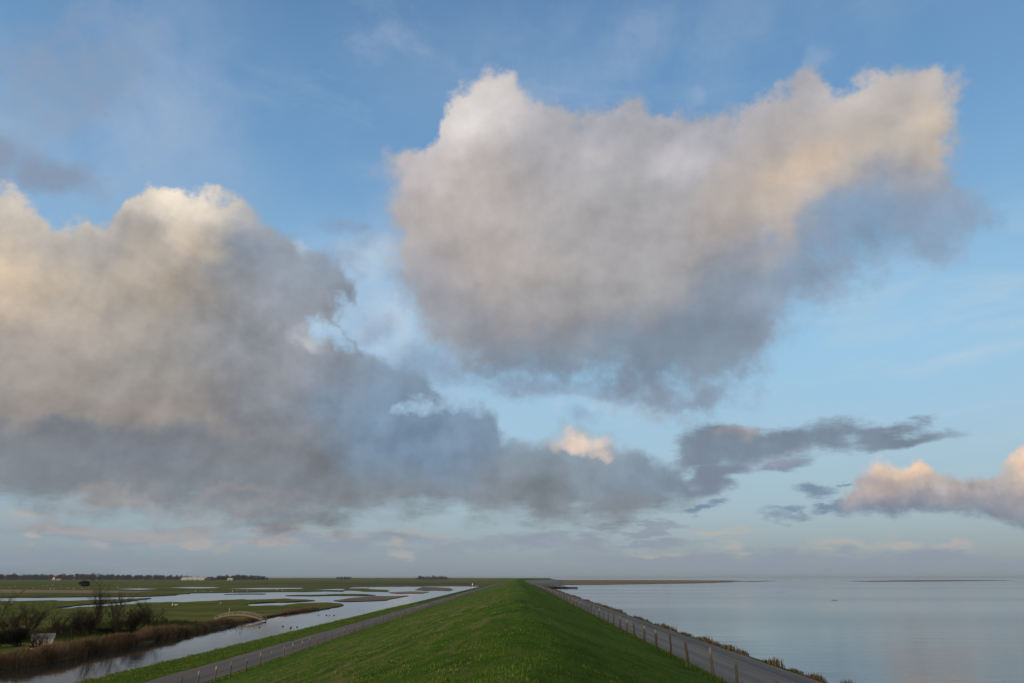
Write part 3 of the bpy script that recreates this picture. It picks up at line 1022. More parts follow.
M_BLADE = tint_mat('grass_blades', [(0.0, (0.028, 0.064, 0.010)), (0.30, (0.068, 0.142, 0.015)), (0.58, (0.115, 0.185, 0.028)), (0.72, (0.160, 0.160, 0.052)), (1.0, (0.230, 0.205, 0.085))])
gb = blades('grass', base, h_, w_, lean, M_BLADE, tint, rng)
tag(gb, 'short green grass with straw coloured tufts covering the dike', 'grass', kind='stuff')

# tufts of dry grass along the outer edge of the seaward road
N = 15000
ys = 22 + (430 - 22) * rng.uniform(0, 1, N) ** 1.9
os_ = 14.72 + rng.normal(0, 0.16, N)
cl = np.array([fbm(0.0, b, 0.55, 71, 3) + 0.5 * fbm(3.0, b, 0.12, 72, 2) for b in ys])
k = cl > 0.02
ys, os_, cl = ys[k], os_[k], cl[k]
pp = np.array([tuple(dike_pt(a, b)) for a, b in zip(os_, ys)])
hh = (0.13 + 0.55 * np.clip(cl, 0, 0.6)) * rng.uniform(0.5, 1.25, len(ys))
ww = (0.010 + 0.0005 * ys) * rng.uniform(0.7, 1.4, len(ys))
M_TUFT = tint_mat('shore_grass', [(0.0, (0.045, 0.036, 0.022)), (0.5, (0.105, 0.080, 0.052)), (1.0, (0.195, 0.148, 0.098))])
tg = blades('shore_grass', pp, hh, ww, rng.normal(0, 0.25, (len(ys), 2)), M_TUFT, np.clip(0.55 + 0.5 * cl + rng.normal(0, 0.2, len(ys)), 0, 1), rng, 0.5)
tag(tg, 'tufts of dry brown grass along the sea side edge of the right road', 'grass', kind='stuff')

# blades on the strip between the polder road and the water
N = 60000
ys = 1.0 / (1 / 42.0 - rng.uniform(0, 1, N) * (1 / 42.0 - 1 / 260.0))
os_ = rng.uniform(-40.6, -32.35, N)
pp = np.array([(*tuple(dike_pt(a, b))[:2], dike_z(a, b) - 0.01) for a, b in zip(os_, ys)])
cl = np.array([fbm(a, b, 0.5, 75, 3) for a, b in zip(os_, ys)])
sg = blades('strip_grass', pp, (0.05 + 0.07 * rng.uniform(0, 1, N)) * (1 + 0.8 * np.clip(cl, -.6, 1)) * (1 + 1.6 * (os_ < -40.0)), (0.012 + 0.00045 * ys), rng.normal(0, 0.4, (N, 2)), M_BLADE,
            np.clip(0.38 + 0.3 * cl + rng.normal(0, 0.13, N) + 0.35 * (os_ < -40.1), 0, 0.95), rng)
tag(sg, 'green grass strip between the left road and the channel', 'grass', kind='stuff')

# longer unmown grass along both fences
N = 16000
ys = 14 + 200 * rng.uniform(0, 1, N) ** 1.8
sd = rng.uniform(0, 1, N) < 0.5
os_ = np.where(sd, 9.2 + rng.normal(0, 0.22, N), -25.95 + rng.normal(0, 0.25, N))
pp = np.array([tuple(dike_pt(a, b)) for a, b in zip(os_, ys)])
vg = blades('verge_grass', pp, rng.uniform(0.08, 0.26, N), (0.010 + 0.0005 * ys) * rng.uniform(0.7, 1.4, N), rng.normal(0, 0.35, (N, 2)), M_BLADE,
            np.clip(rng.normal(0.45, 0.2, N), 0, 0.9), rng)
tag(vg, 'uncut grass round the feet of the fence posts', 'grass', kind='stuff')

# ------------------------------------------------------------------ fences: weathered round posts with two wires
MP = Mat('post_wood', 0.85, 0.1)
tcp = MP.t.nodes.new('ShaderNodeTexCoord').outputs['Object']
oi = MP.t.nodes.new('ShaderNodeObjectInfo').outputs['Random']
wood = MP.mix((0.165, 0.152, 0.130), (0.075, 0.068, 0.058), MP.step(MP.noise(6.0, 5, 0.65, vec=tcp, stretch=(4, 4, 0.7)), 0.38, 0.66))
wood = MP.mix(wood, (0.07, 0.058, 0.042), MP.math('MULTIPLY', oi, 0.65))
pz = MP.xyz(tcp)[2]
lich = MP.math('MULTIPLY', MP.step(MP.math('ADD', pz, MP.math('MULTIPLY', MP.noise(5, 3, vec=tcp), 0.5)), 1.10, 1.35), MP.math('MULTIPLY', MP.step(MP.math('FRACT', MP.math('MULTIPLY', oi, 7.31)), 0.25, 0.8), 0.75))
MP.color(MP.mix(wood, (0.42, 0.39, 0.32), lich))
MP.bump(MP.noise(5.0, 4, 0.6, vec=tcp, stretch=(6, 6, 0.6)), 0.6, 0.02)
M_WIRE = plain_mat('fence_wire', (0.18, 0.18, 0.18), rough=0.5).m


def post_mesh(seed, h, r):
    rg = random.Random(seed)
    m = MB()
    pts, rd = [], []
    for i in range(7):
        t = i / 6
        pts.append((0.012 * rg.uniform(-1, 1), 0.012 * rg.uniform(-1, 1), -0.35 + (h + 0.35) * t))
        rd.append(r * (1.05 - 0.14 * t) * rg.uniform(0.95, 1.05))
    pts.append((pts[-1][0], pts[-1][1], h + 0.02))
    rd.append(r * 0.60)
    m.tube(pts, rd, 9)
    me_o = m.build('post', MP.m, None, True)
    me = me_o.data
    bpy.data.objects.remove(me_o)
    return me


POSTS = [post_mesh(i, 1.12 + 0.06 * (i % 3), 0.062 + 0.007 * (i % 4)) for i in range(6)]


def fence(name, o_lat, y0, step_y, n, label, seed, hscale=1.0):
    rg = random.Random(seed)
    root = empty(name, tuple(dike_pt(o_lat, y0)))
    tag(root, label, 'fence', 'post fences along the dike roads')
    inv = root.location
    tops = []
    y = y0
    for i in range(n):
        p = dike_pt(o_lat + rg.uniform(-0.06, 0.06), y)
        q = bpy.data.objects.new('post', rg.choice(POSTS))
        COL.objects.link(q)
        q.parent = root
        q.location = p - inv
        q.rotation_euler = (rg.gauss(0, 0.035), rg.gauss(0, 0.035), rg.uniform(0, 6.28))
        q.scale = (1, 1, hscale * rg.uniform(0.92, 1.08))
        tops.append(p - inv)
        y += step_y * rg.uniform(0.9, 1.1)
    for z in (0.62, 1.0):
        w = MB()
        w.tube([Vector((t.x, t.y + 0.0, t.z + z * hscale)) + Vector((0.085 if o_lat > 0 else -0.085, 0, 0)) for t in tops], [0.003] * n, 4)
        w.build('wire', M_WIRE, root)
    return root


fence('post_fence', 9.12, 14.0, 4.25, 100, 'row of weathered wooden fence posts beside the road on the sea side', 5)
fence('post_fence', -25.9, 40.0, 3.5, 100, 'row of thin grey fence posts beside the road on the polder side', 6, 0.98)

# ------------------------------------------------------------------ reeds and rough growth on the polder side
def along(px_line, z):
    return [ground_at(px, py, z) for px, py in px_line]


def scatter_line(pts, n, depth, rng, off=0.2):
    P = np.array([(p.x, p.y) for p in pts])
    seg = np.linalg.norm(np.diff(P, axis=0), axis=1)
    c = np.concatenate([[0], np.cumsum(seg)])
    s = rng.uniform(0, c[-1], n)
    i = np.clip(np.searchsorted(c, s) - 1, 0, len(seg) - 1)
    t = (s - c[i]) / seg[i]
    q = P[i] + (P[i + 1] - P[i]) * t[:, None]
    d = (P[i + 1] - P[i]) / seg[i][:, None]
    nrm = np.stack([-d[:, 1], d[:, 0]], 1)
    dep = off + depth * rng.uniform(0, 1, n) ** 1.2
    return q + nrm * dep[:, None], s, dep


M_REED = tint_mat('reed', [(0.0, (0.055, 0.038, 0.024)), (0.5, (0.130, 0.090, 0.056)), (1.0, (0.210, 0.150, 0.095))])


def reed_bed(line, n, depth, hmin, hmax, label, shade=0.0, off=0.1):
    q, s, dep = scatter_line(along(line, Z_LAG), n, depth, rng, off)
    cl_ = np.array([fbm(a, b, 0.32, 81, 4) for a, b in q])
    hgt = (hmin + (hmax - hmin) * rng.uniform(0, 1, n)) * (1 + 0.55 * cl_)
    bs = np.concatenate([q, np.full((n, 1), Z_LAG - 0.1)], 1)
    bs[:, 2] += np.clip(dep * 0.25, 0, 0.5)
    o = blades('reeds', bs, hgt, rng.uniform(0.020, 0.05, n), rng.normal(0, 0.15, (n, 2)) + np.array([0.04, 0]), M_REED,
               np.clip(0.5 + shade + 0.75 * cl_ + rng.normal(0, 0.2, n), 0, 1), rng, 0.6)
    tag(o, label, 'reeds', kind='stuff')
    return o


reed_bed([(-160, 688), (-60, 676), (0, 669.5), (36, 665.5), (72, 658.5), (99, 652.5), (137, 645.5), (158, 640), (190, 634.4)], 36000, 3.2, 0.55, 1.40, 'broad belt of brown reeds along the near ditch below the bare shrubs', 0, 0.0)
reed_bed([(190, 634.4), (210, 629.6), (223, 626.8), (238, 624)], 9000, 2.6, 0.4, 0.95, 'brown reeds on the bend of the bank left of the footbridge', -0.05)
reed_bed([(238, 624), (250, 621.7), (264, 618.7)], 3000, 1.8, 0.2, 0.55, 'low brown sedge on the bank in front of the footbridge', 0.2)
reed_bed([(288, 613.9), (305, 611.5), (321, 609.4)], 4000, 2.2, 0.3, 0.7, 'rusty brown sedge on the tip of the meadow', 0.3)
reed_bed([(264, 618.7), (285, 614.6), (300, 612.3)], 2500, 1.0, 0.15, 0.4, 'low dark sedge on the bank right of the footbridge', -0.4)

# rough weeds and grass under the shrubs
N = 26000
a_, b_ = ground_at(-30, 641, ZM), ground_at(168, 622, ZM)
u = rng.uniform(0, 1, N)
q = np.array([(a_.x, a_.y)]) + u[:, None] * np.array([(b_.x - a_.x, b_.y - a_.y)])
d_ = np.array([(b_.x - a_.x, b_.y - a_.y)]) / (b_ - a_).length
q = q + np.stack([-d_[:, 1], d_[:, 0]], 1) * rng.normal(0, 7.0, N)[:, None]
cl_ = np.array([fbm(a, b, 0.12, 91, 3) for a, b in q])
M_WEED = tint_mat('weeds', [(0.0, (0.020, 0.022, 0.010)), (0.45, (0.036, 0.062, 0.014)), (0.75, (0.050, 0.076, 0.020)), (1.0, (0.085, 0.070, 0.038))])
wd = blades('weeds', np.concatenate([q, np.full((N, 1), ZM - 0.08)], 1), np.clip(0.25 + 0.5 * cl_ + 0.35 * rng.uniform(0, 1, N), 0.12, 1.1), rng.uniform(0.04, 0.09, N),
            rng.normal(0, 0.35, (N, 2)), M_WEED, np.clip(0.5 + 0.6 * cl_ + rng.normal(0, 0.15, N), 0, 1), rng)
tag(wd, 'rank dark grass and weeds between the bare shrubs', 'weeds', kind='stuff')

# ------------------------------------------------------------------ bare shrubs and small trees
M_BARK = plain_mat('bark', (0.060, 0.050, 0.040), (0.030, 0.026, 0.021), 3.0, stretch=(1, 1, 0.3)).m
M_TWIG = plain_mat('twigs', (0.058, 0.040, 0.030), (0.032, 0.024, 0.019), 1.0).m
M_TWIG_RED = plain_mat('reddish_twigs', (0.075, 0.042, 0.030), (0.042, 0.026, 0.020), 1.0).m


def grow(trunk, crown, p, d, length, r, depth, rg, spread, up, twigs):
    segs = 4
    pts, rd = [p.copy()], [r]
    for i in range(segs):
        d = (d + Vector((rg.gauss(0, 0.13), rg.gauss(0, 0.13), up * 0.10 + rg.gauss(0, 0.06)))).normalized()
        p = p + d * (length / segs)
        pts.append(p.copy())
        rd.append(max(0.006, r * (1 - 0.62 * (i + 1) / segs)))
    (trunk if depth == 0 else crown).tube(pts, rd, 5 if depth == 0 else 3, depth == 0)
    if depth >= 3:
        return
    n = twigs[depth]
    for i in range(n):
        t = rg.uniform(0.22 if depth == 0 else 0.12, 1.0)
        j = min(segs - 1, int(t * segs))
        q = pts[j].lerp(pts[j + 1], t * segs - j)
        a = rg.uniform(0, 2 * math.pi)
        side = Vector((math.cos(a), math.sin(a), rg.uniform(-0.1, 0.5)))
        nd = (d * (1.0 - spread) + side * spread).normalized()
        grow(trunk, crown, q, nd, length * rg.uniform(0.34, 0.58), max(0.010, rd[j] * 0.5), depth + 1, rg, spread, up, twigs)


def bare_shrub(name, px, py, height, stems, splay, spread, twigs, seed, label, group, mat):
    rg = random.Random(seed)
    g = ground_at(px, py, ZM)
    root = empty(name, tuple(g))
    tag(root, label, 'shrub' if 'shrub' in name else 'tree', group)
    trunk, crown = MB(), MB()
    for s in range(stems):
        a = rg.uniform(0, 2 * math.pi)
        d = Vector((math.cos(a) * splay, math.sin(a) * splay, 1.0)).normalized()
        k = rg.uniform(0.72, 1.0) if s else 1.0
        grow(trunk, crown, Vector((math.cos(a) * 0.15, math.sin(a) * 0.15, -0.1)), d, height * 0.86 * k, 0.035 + height * 0.010 * k, 0, rg, spread, 0.5, twigs)
    trunk.build('trunk', M_BARK, root)
    crown.build('crown', mat, root)
    return root


GS = 'bare shrubs and saplings by the ditch'
bare_shrub('bare_tree', -14, 642, 6.4, 3, 0.35, 0.55, (12, 6, 4), 1, 'bare tree at the left edge reaching its twigs into the picture', GS, M_TWIG)
bare_shrub('bare_shrub', 29, 634, 4.6, 7, 0.42, 0.5, (11, 6, 4), 2, 'many stemmed bare shrub standing behind the pale shed', GS, M_TWIG)
bare_shrub('bare_shrub', 44, 651, 2.6, 7, 0.45, 0.45, (6, 4, 2), 12, 'thin bare shrub screening the front of the pale shed', GS, M_TWIG)
bare_shrub('bare_shrub', 35, 651, 2.4, 8, 0.45, 0.5, (7, 5, 3), 22, 'bare shrub leaning over the left end of the pale shed', GS, M_TWIG)
bare_shrub('bare_tree', 50, 637, 4.0, 3, 0.2, 0.4, (8, 4, 3), 3, 'thin bare sapling just right of the pale shed', GS, M_TWIG)
bare_shrub('bare_tree', 70, 637, 4.2, 4, 0.3, 0.45, (8, 4, 3), 4, 'loose pale sapling midway between the shed and the dark brown shrub', GS, M_TWIG)
bare_shrub('bare_shrub', 91, 634, 4.0, 9, 0.60, 0.6, (12, 7, 5), 5, 'dense reddish brown bare shrub below the tallest sapling', GS, M_TWIG_RED)
bare_shrub('bare_tree', 99, 632, 6.6, 3, 0.06, 0.32, (16, 6, 4), 6, 'tallest slender bare sapling rising above the water strip', GS, M_TWIG)
bare_shrub('bare_tree', 112, 633, 5.4, 4, 0.20, 0.36, (12, 5, 4), 7, 'bare sapling with several upright stems right of the tallest one', GS, M_TWIG)
bare_shrub('bare_shrub', 130, 633, 4.4, 9, 0.62, 0.6, (12, 7, 5), 8, 'broad dense dark brown shrub right of the upright saplings', GS, M_TWIG)
bare_shrub('bare_shrub', 148, 632, 4.8, 6, 0.35, 0.5, (10, 6, 4), 9, 'open grey bare shrub at the right end of the thicket', GS, M_TWIG)
bare_shrub('bare_shrub', 60, 638, 3.2, 8, 0.5, 0.55, (9, 6, 4), 13, 'low tangled bare shrub right of the thin sapling beside the shed', GS, M_TWIG)
bare_shrub('bare_shrub', 8, 639, 4.0, 8, 0.5, 0.55, (10, 6, 4), 14, 'tangled bare shrub above the dark evergreens near the left edge', GS, M_TWIG)
bare_shrub('bare_shrub', 80, 636, 3.4, 8, 0.5, 0.55, (10, 6, 4), 15, 'grey tangled shrub just left of the dense reddish one', GS, M_TWIG)
bare_shrub('bare_shrub', 119, 635, 3.0, 8, 0.5, 0.55, (10, 6, 4), 16, 'low grey shrub between the upright saplings and the broad dark shrub', GS, M_TWIG)
bare_shrub('bare_shrub', 164, 625, 1.7, 6, 0.7, 0.6, (8, 5, 3), 10, 'small low bare shrub alone on the grass right of the thicket', GS, M_TWIG)


def leafy(name, g, rx, ry, rz, n, leaf, mat, label, cat, seed, group=None, trunk_h=0.6):
    r_ = np.random.default_rng(seed)
    root = empty(name, tuple(g))
    tag(root, label, cat, group)
    cc = r_.normal(0, 1, (26, 3))
    cc /= np.linalg.norm(cc, axis=1)[:, None]
    cc *= r_.uniform(0.25, 0.85, 26)[:, None]
    pick = r_.integers(0, 26, n)
    p = cc[pick] + r_.normal(0, 0.17, (n, 3))
    p = p * np.array([rx, ry, rz]) + np.array([0, 0, rz * 0.95])
    p[:, 2] = np.maximum(p[:, 2], 0.02)
    a, b = r_.normal(0, leaf, (n, 3)), r_.normal(0, leaf, (n, 3))
    P = np.stack([p, p + a, p + b], 1).reshape(-1, 3)
    tri_cloud('crown', P, np.arange(3 * n).reshape(-1, 3), mat, None, root)
    m = MB()
    for s in range(4):
        an = s * 1.6 + seed
        m.tube([(0, 0, -0.2), (0.12 * rx * math.cos(an), 0.12 * ry * math.sin(an), rz * 0.7), (0.5 * rx * math.cos(an), 0.5 * ry * math.sin(an), rz * 1.5)],
               [0.04 * rz, 0.03 * rz, 0.01 * rz], 5)
    m.build('trunk', M_BARK, root)
    return root


M_EVER = plain_mat('evergreen_leaves', (0.014, 0.018, 0.010), (0.008, 0.010, 0.007), 2.0, spec=0.05).m
M_BRAMBLE = plain_mat('bramble_leaves', (0.026, 0.028, 0.014), (0.014, 0.014, 0.009), 2.0, spec=0.05).m
leafy('evergreen_bush', ground_at(17, 646, ZM), 1.9, 1.6, 1.35, 5000, 0.10, M_EVER, 'dark evergreen bush left of the pale shed', 'bush', 31)
leafy('evergreen_bush', ground_at(-6, 648, ZM), 2.4, 1.8, 1.2, 5000, 0.10, M_EVER, 'dark evergreen bush cut by the left edge of the picture', 'bush', 32)
leafy('bramble_bush', ground_at(106, 633, ZM), 3.0, 1.3, 0.40, 4000, 0.09, M_BRAMBLE, 'low dark bramble under the saplings', 'bush', 33)
leafy('bramble_bush', ground_at(132, 634, ZM), 3.2, 1.3, 0.36, 4000, 0.09, M_BRAMBLE, 'low dark bramble under the broad brown shrub', 'bush', 34)
leafy('lone_bush', ground_at(84.5, 586.4, ZM), 5.2, 4.0, 2.9, 5000, 0.45, M_BRAMBLE, 'lone dark rounded bush far out on the grassland', 'bush', 35)

# ------------------------------------------------------------------ pale shed and orange tarpaulin behind the reeds
M_PALE = plain_mat('pale_boards', (0.40, 0.44, 0.46), (0.26, 0.29, 0.31), 2.2, 0.6, 0.3, bump=0.01, stretch=(3, 3, 0.4)).m
M_SHEDROOF = plain_mat('shed_roof', (0.20, 0.22, 0.235), (0.10, 0.11, 0.12), 1.5, 0.6).m
M_DARK = plain_mat('dark_timber', (0.018, 0.016, 0.014), (0.010, 0.009, 0.008), 2.0).m
g = ground_at(41, 648.5, ZM)
shed = empty('shed', tuple(g), math.radians(30))
tag(shed, 'small pale grey shed half hidden behind bare twigs above the reeds', 'shed')
m = MB()
L, Wd, H0, H1 = 2.5, 1.4, 1.35, 1.80
m.add([(-L / 2, -Wd / 2, .45), (L / 2, -Wd / 2, .45), (L / 2, Wd / 2, .45), (-L / 2, Wd / 2, .45), (-L / 2, -Wd / 2, H0), (L / 2, -Wd / 2, H0), (L / 2, Wd / 2, H0), (-L / 2, Wd / 2, H0),
       (-L / 2, 0, H1), (L / 2, 0, H1)], [(0, 1, 5, 4), (2, 3, 7, 6), (1, 2, 6, 9, 5), (3, 0, 4, 8, 7)])
m.build('wall', M_PALE, shed)
m = MB()
for s in (-1, 1):
    t = Vector((0, s * (Wd / 2 + .12), H0 - .08)) - Vector((0, 0, H1 + .012))
    a = [(-L / 2 - .12, 0, H1 + .012), (L / 2 + .12, 0, H1 + .012), (L / 2 + .12, t.y, H1 + .012 + t.z), (-L / 2 - .12, t.y, H1 + .012 + t.z)]
    b = [(x, y, z + .05) for x, y, z in a]
    m.add(a + b, [(0, 1, 2, 3), (7, 6, 5, 4), (0, 4, 5, 1), (1, 5, 6, 2), (2, 6, 7, 3), (3, 7, 4, 0)])
m.build('roof', M_SHEDROOF, shed)
m = MB()
m.box((0, 0, .20), (L + .06, Wd + .06, .52))
m.build('plinth', M_DARK, shed)
m = MB()
m.box((-L / 2 - .012, 0, 1.0), (.03, .55, 1.05))
d = m.build('door', M_SHEDROOF, shed)
m = MB()
m.box((-L / 2 - .04, .2, 1.0), (.03, .05, .12))
m.build('handle', M_DARK, d)
M_ORANGE = plain_mat('orange_sheet', (0.75, 0.13, 0.03), (0.55, 0.09, 0.02), 4.0, 0.5, 0.4).m
g = ground_at(36, 651.0, ZM)
vs_, fs = [], []
for i in range(15):
    for j in range(7):
        x, y = -0.95 + 1.9 * i / 14, -0.45 + 0.9 * j / 6
        e = max(abs(x) / 0.95, abs(y) / 0.45)
        vs_.append((x, y, 0.34 * (1 - e ** 3) + 0.30 + 0.05 * fbm(x, y, 3.0, 99, 2)))
for i in range(14):
    for j in range(6):
        q_ = i * 7 + j
        fs.append((q_, q_ + 7, q_ + 8, q_ + 1))
tarp = mesh_obj('tarpaulin', vs_, fs, M_ORANGE, None, True)
tarp.location = (g.x, g.y, g.z)
tarp.scale = (0.8, 0.8, 0.75)
tag(tarp, 'small bright orange sheet lying low in front of the pale shed', 'tarpaulin')

# ------------------------------------------------------------------ arched footbridge over the side ditch
M_BOARD = plain_mat('weathered_boards', (0.21, 0.185, 0.155), (0.13, 0.112, 0.092), 2.5, stretch=(0.4, 3, 3)).m
M_RAIL = plain_mat('rail_wood', (0.27, 0.262, 0.24), (0.18, 0.17, 0.155), 2.5).m
A, B = ground_at(216.5, 618.6, ZM), ground_at(264.5, 619.6, ZM)
br = empty('footbridge', tuple((A + B) / 2), math.atan2(B.y - A.y, B.x - A.x))
tag(br, 'pale arched wooden footbridge on the meadow bank', 'footbridge')
LB = (B - A).length


def arch(t):
    """deck height: short steep ramps, long flat crown"""
    return 0.06 + 1.05 * (1 - abs(2 * t - 1) ** 2.2)


NSEG = 26
m = MB()
for i in range(NSEG):
    t = (i + .5) / NSEG
    sl = math.atan2(arch(min(1, t + .02)) - arch(max(0, t - .02)), .04 * LB)
    c = Vector(((t - .5) * LB, 0, arch(t)))
    R = Matrix.Rotation(-sl, 3, 'Y')
    ee = [c + R @ Vector((a * LB / NSEG * .47, b * .75, d * .03)) for d in (-1, 1) for a, b in ((-1, -1), (1, -1), (1, 1), (-1, 1))]
    m.add(ee, [(3, 2, 1, 0), (4, 5, 6, 7), (0, 1, 5, 4), (1, 2, 6, 5), (2, 3, 7, 6), (3, 0, 4, 7)])
m.build('deck', M_BOARD, br)
for s in (-1, 1):
    m = MB()
    for i in range(NSEG):
        t0, t1 = i / NSEG, (i + 1) / NSEG
        x0, x1 = (t0 - .5) * LB, (t1 - .5) * LB
        a0, a1 = arch(t0), arch(t1)
        q_ = [(x0, s * .80, a0 - .34), (x1, s * .80, a1 - .34), (x1, s * .80, a1 + .02), (x0, s * .80, a0 + .02)]
        q2 = [(x, y - s * .045, z) for x, y, z in q_]
        m.add(q_ + q2, [(0, 1, 2, 3), (7, 6, 5, 4), (3, 2, 6, 7), (0, 4, 5, 1)])
    m.build('side_beam', M_BOARD, br)
    m = MB()
    m.tube([((i / 30 - .5) * LB, s * .74, arch(i / 30) + .42) for i in range(31)], [.05] * 31, 6)
    rl = m.build('railing', M_RAIL, br)
    for i in range(9):
        t = i / 8
        p = MB()
        p.box(((t - .5) * LB * .985, s * .74, arch(t) + .19), (.09, .09, .45))
        p.build('post', M_RAIL, rl)


def marker(name, px, py, z, h, w, label, cat, mat):
    g_ = ground_at(px, py, z)
    m_ = MB()
    m_.box((g_.x, g_.y, g_.z + h / 2 - .15), (w, w * .8, h + .3))
    m_.add([(g_.x - w / 2, g_.y - w * .4, g_.z + h), (g_.x + w / 2, g_.y - w * .4, g_.z + h), (g_.x + w / 2, g_.y + w * .4, g_.z + h), (g_.x - w / 2, g_.y + w * .4, g_.z + h), (g_.x, g_.y, g_.z + h + w * .5)],
           [(0, 1, 4), (1, 2, 4), (2, 3, 4), (3, 0, 4)])
    o_ = m_.build(name, mat)
    tag(o_, label, cat)


marker('wooden_post', 228.6, 615.6, ZM, 1.75, 0.20, 'pale upright post at the left end of the footbridge', 'post', M_RAIL)
M_WHITE = plain_mat('white_paint', (0.78, 0.78, 0.76), (0.6, 0.6, 0.58), 1.0).m
marker('marker_post', 472.5, 585.2, -0.75, 1.9, 1.0, 'small white marker beside the far end of the polder road', 'post', M_WHITE)

# ------------------------------------------------------------------ birds
M_SWAN = plain_mat('white_feathers', (0.80, 0.79, 0.76), (0.70, 0.69, 0.66), 3.0).m
M_DUCK = plain_mat('dark_feathers', (0.045, 0.035, 0.028), (0.025, 0.02, 0.018), 3.0).m
M_BILL = plain_mat('bill', (0.45, 0.18, 0.05), rough=0.5).m


def bird_mesh(L_, neck, mat, head_down=False):
    """one continuous body: tail, breast, neck, head"""
    m_ = MB()
    if head_down:
        pts = [(-.52, 0, .16), (-.36, 0, .19), (-.12, 0, .19), (.12, 0, .19), (.28, 0, .21), (.36, 0, .17), (.42, 0, .09), (.46, 0, .03), (.52, 0, .01)]
    else:
        pts = [(-.52, 0, .22), (-.36, 0, .18), (-.12, 0, .15), (.14, 0, .16), (.29, 0, .21), (.33, 0, .22 + neck * .4), (.32, 0, .22 + neck * .8), (.37, 0, .22 + neck), (.49, 0, .20 + neck * .96)]
    rd = [.015, .11, .17, .165, .085, .045, .040, .055, .014]
    m_.tube([Vector(p) * L_ for p in pts], [r * L_ for r in rd], 8)
    o_ = m_.build('bird', mat, None, True)
    me = o_.data
    bpy.data.objects.remove(o_)
    return me


SWAN = [bird_mesh(1.35, .45, M_SWAN), bird_mesh(1.35, .30, M_SWAN, True)]
DUCK = [bird_mesh(0.62, .22, M_DUCK), bird_mesh(0.55, .20, M_DUCK)]


def bird(name, px, py, z, mesh, label, cat, group, s=1.0):
    o_ = bpy.data.objects.new(name, mesh)
    COL.objects.link(o_)
    o_.location = ground_at(px, py, z)
    o_.rotation_euler = (0, 0, RNG.uniform(0, 6.28))
    o_.scale = (s, s, s)
    tag(o_, label, cat, group)


bird('swan', 172.4, 605.6, ZM, SWAN[0], 'white swan standing on the meadow, the left one of a pair', 'swan', 'pair of swans on the meadow')
bird('swan', 176.4, 605.6, ZM, SWAN[1], 'white swan on the meadow, the right one of a pair', 'swan', 'pair of swans on the meadow')
for px, py in [(129.7, 587.2), (139, 587.2), (195.6, 591.4), (203, 591.4), (211.4, 591.6), (232.5, 591.4), (237, 590.6), (247.4, 591.2), (282.6, 591.2), (277, 590.2),
               (11.7, 603.2), (50.4, 589.1), (54, 589.1), (68, 588.7), (73.6, 589.1), (82, 588.7), (92.6, 588.7), (26.4, 589.2), (9.4, 588), (15.2, 586.4),
               (42.8, 586), (46.9, 585.8), (117.8, 587.6), (52.7, 584.4), (33, 588.6), (61, 586.5), (100, 588.4), (220.5, 603.8)]:
    bird('goose', px, py, Z_LAG + 0.32 if py < 599 else ZM, SWAN[RNG.random() < 0.5], 'tiny white goose among the flock scattered far out over the grassland', 'goose', 'white geese on the far grassland', RNG.uniform(0.65, 0.95))
for px, py in [(259.5, 627.7), (282.8, 626.8), (290.4, 628.6), (291.2, 627.6), (297, 627.5), (318.5, 615.5), (326.5, 615.5), (329.5, 615.5), (334, 615.7)]:
    bird('duck', px, py, Z_LAG - 0.03, DUCK[RNG.random() < 0.5], 'dark duck afloat on the still channel right of the footbridge', 'duck', 'ducks on the channel', 1.0)
for i, (px, py) in enumerate([(777.5, 592.3), (780, 592.1), (784, 591.9), (832.6, 600.6), (835, 600.5), (837, 600.5)]):
    bird('duck', px, py, -0.03, DUCK[i % 2], 'dark sea duck in a small raft far out on the sea' if i < 3 else 'dark sea duck in the nearer small raft on the sea', 'duck',
         'far raft of sea ducks' if i < 3 else 'near raft of sea ducks', 1.1)

# ------------------------------------------------------------------ the far side of the polder: woods and farm buildings
M_FARWOOD = plain_mat('far_twigs', (0.060, 0.052, 0.052), (0.038, 0.034, 0.034), 0.02).m


def wood(name, px0, px1, py, n, h0, h1, label, seed, depth=120.0):
    r_ = np.random.default_rng(seed)
    a, b = ground_at(px0, py, Z_LAG), ground_at(px1, py, Z_LAG)
    Ps = []
    for i in range(n):
        t = (i + r_.uniform(0, 1)) / n
        c = np.array(a.lerp(b, t))
        c[1] += r_.uniform(0, depth)
        hgt = (h0 + (h1 - h0) * r_.uniform(0, 1)) * (1 + 0.28 * fbm(t * 9, seed, 1.0, 13, 3)) * min(1, 0.55 + 4 * min(t, 1 - t))
        k_ = 150
        p = r_.normal(0, 1, (k_, 3))
        p /= np.linalg.norm(p, axis=1)[:, None]
        p *= r_.uniform(0.3, 1, k_)[:, None] ** 0.5
        p = p * np.array([hgt * .42, hgt * .42, hgt * .48]) + c + np.array([0, 0, hgt * .5])
        s_ = hgt * 0.085
        Ps.append(np.stack([p, p + r_.normal(0, s_, (k_, 3)), p + r_.normal(0, s_, (k_, 3))], 1).reshape(-1, 3))
    P = np.concatenate(Ps)
    o_ = tri_cloud(name, P, np.arange(len(P)).reshape(-1, 3), M_FARWOOD)
    tag(o_, label, 'wood', kind='stuff')


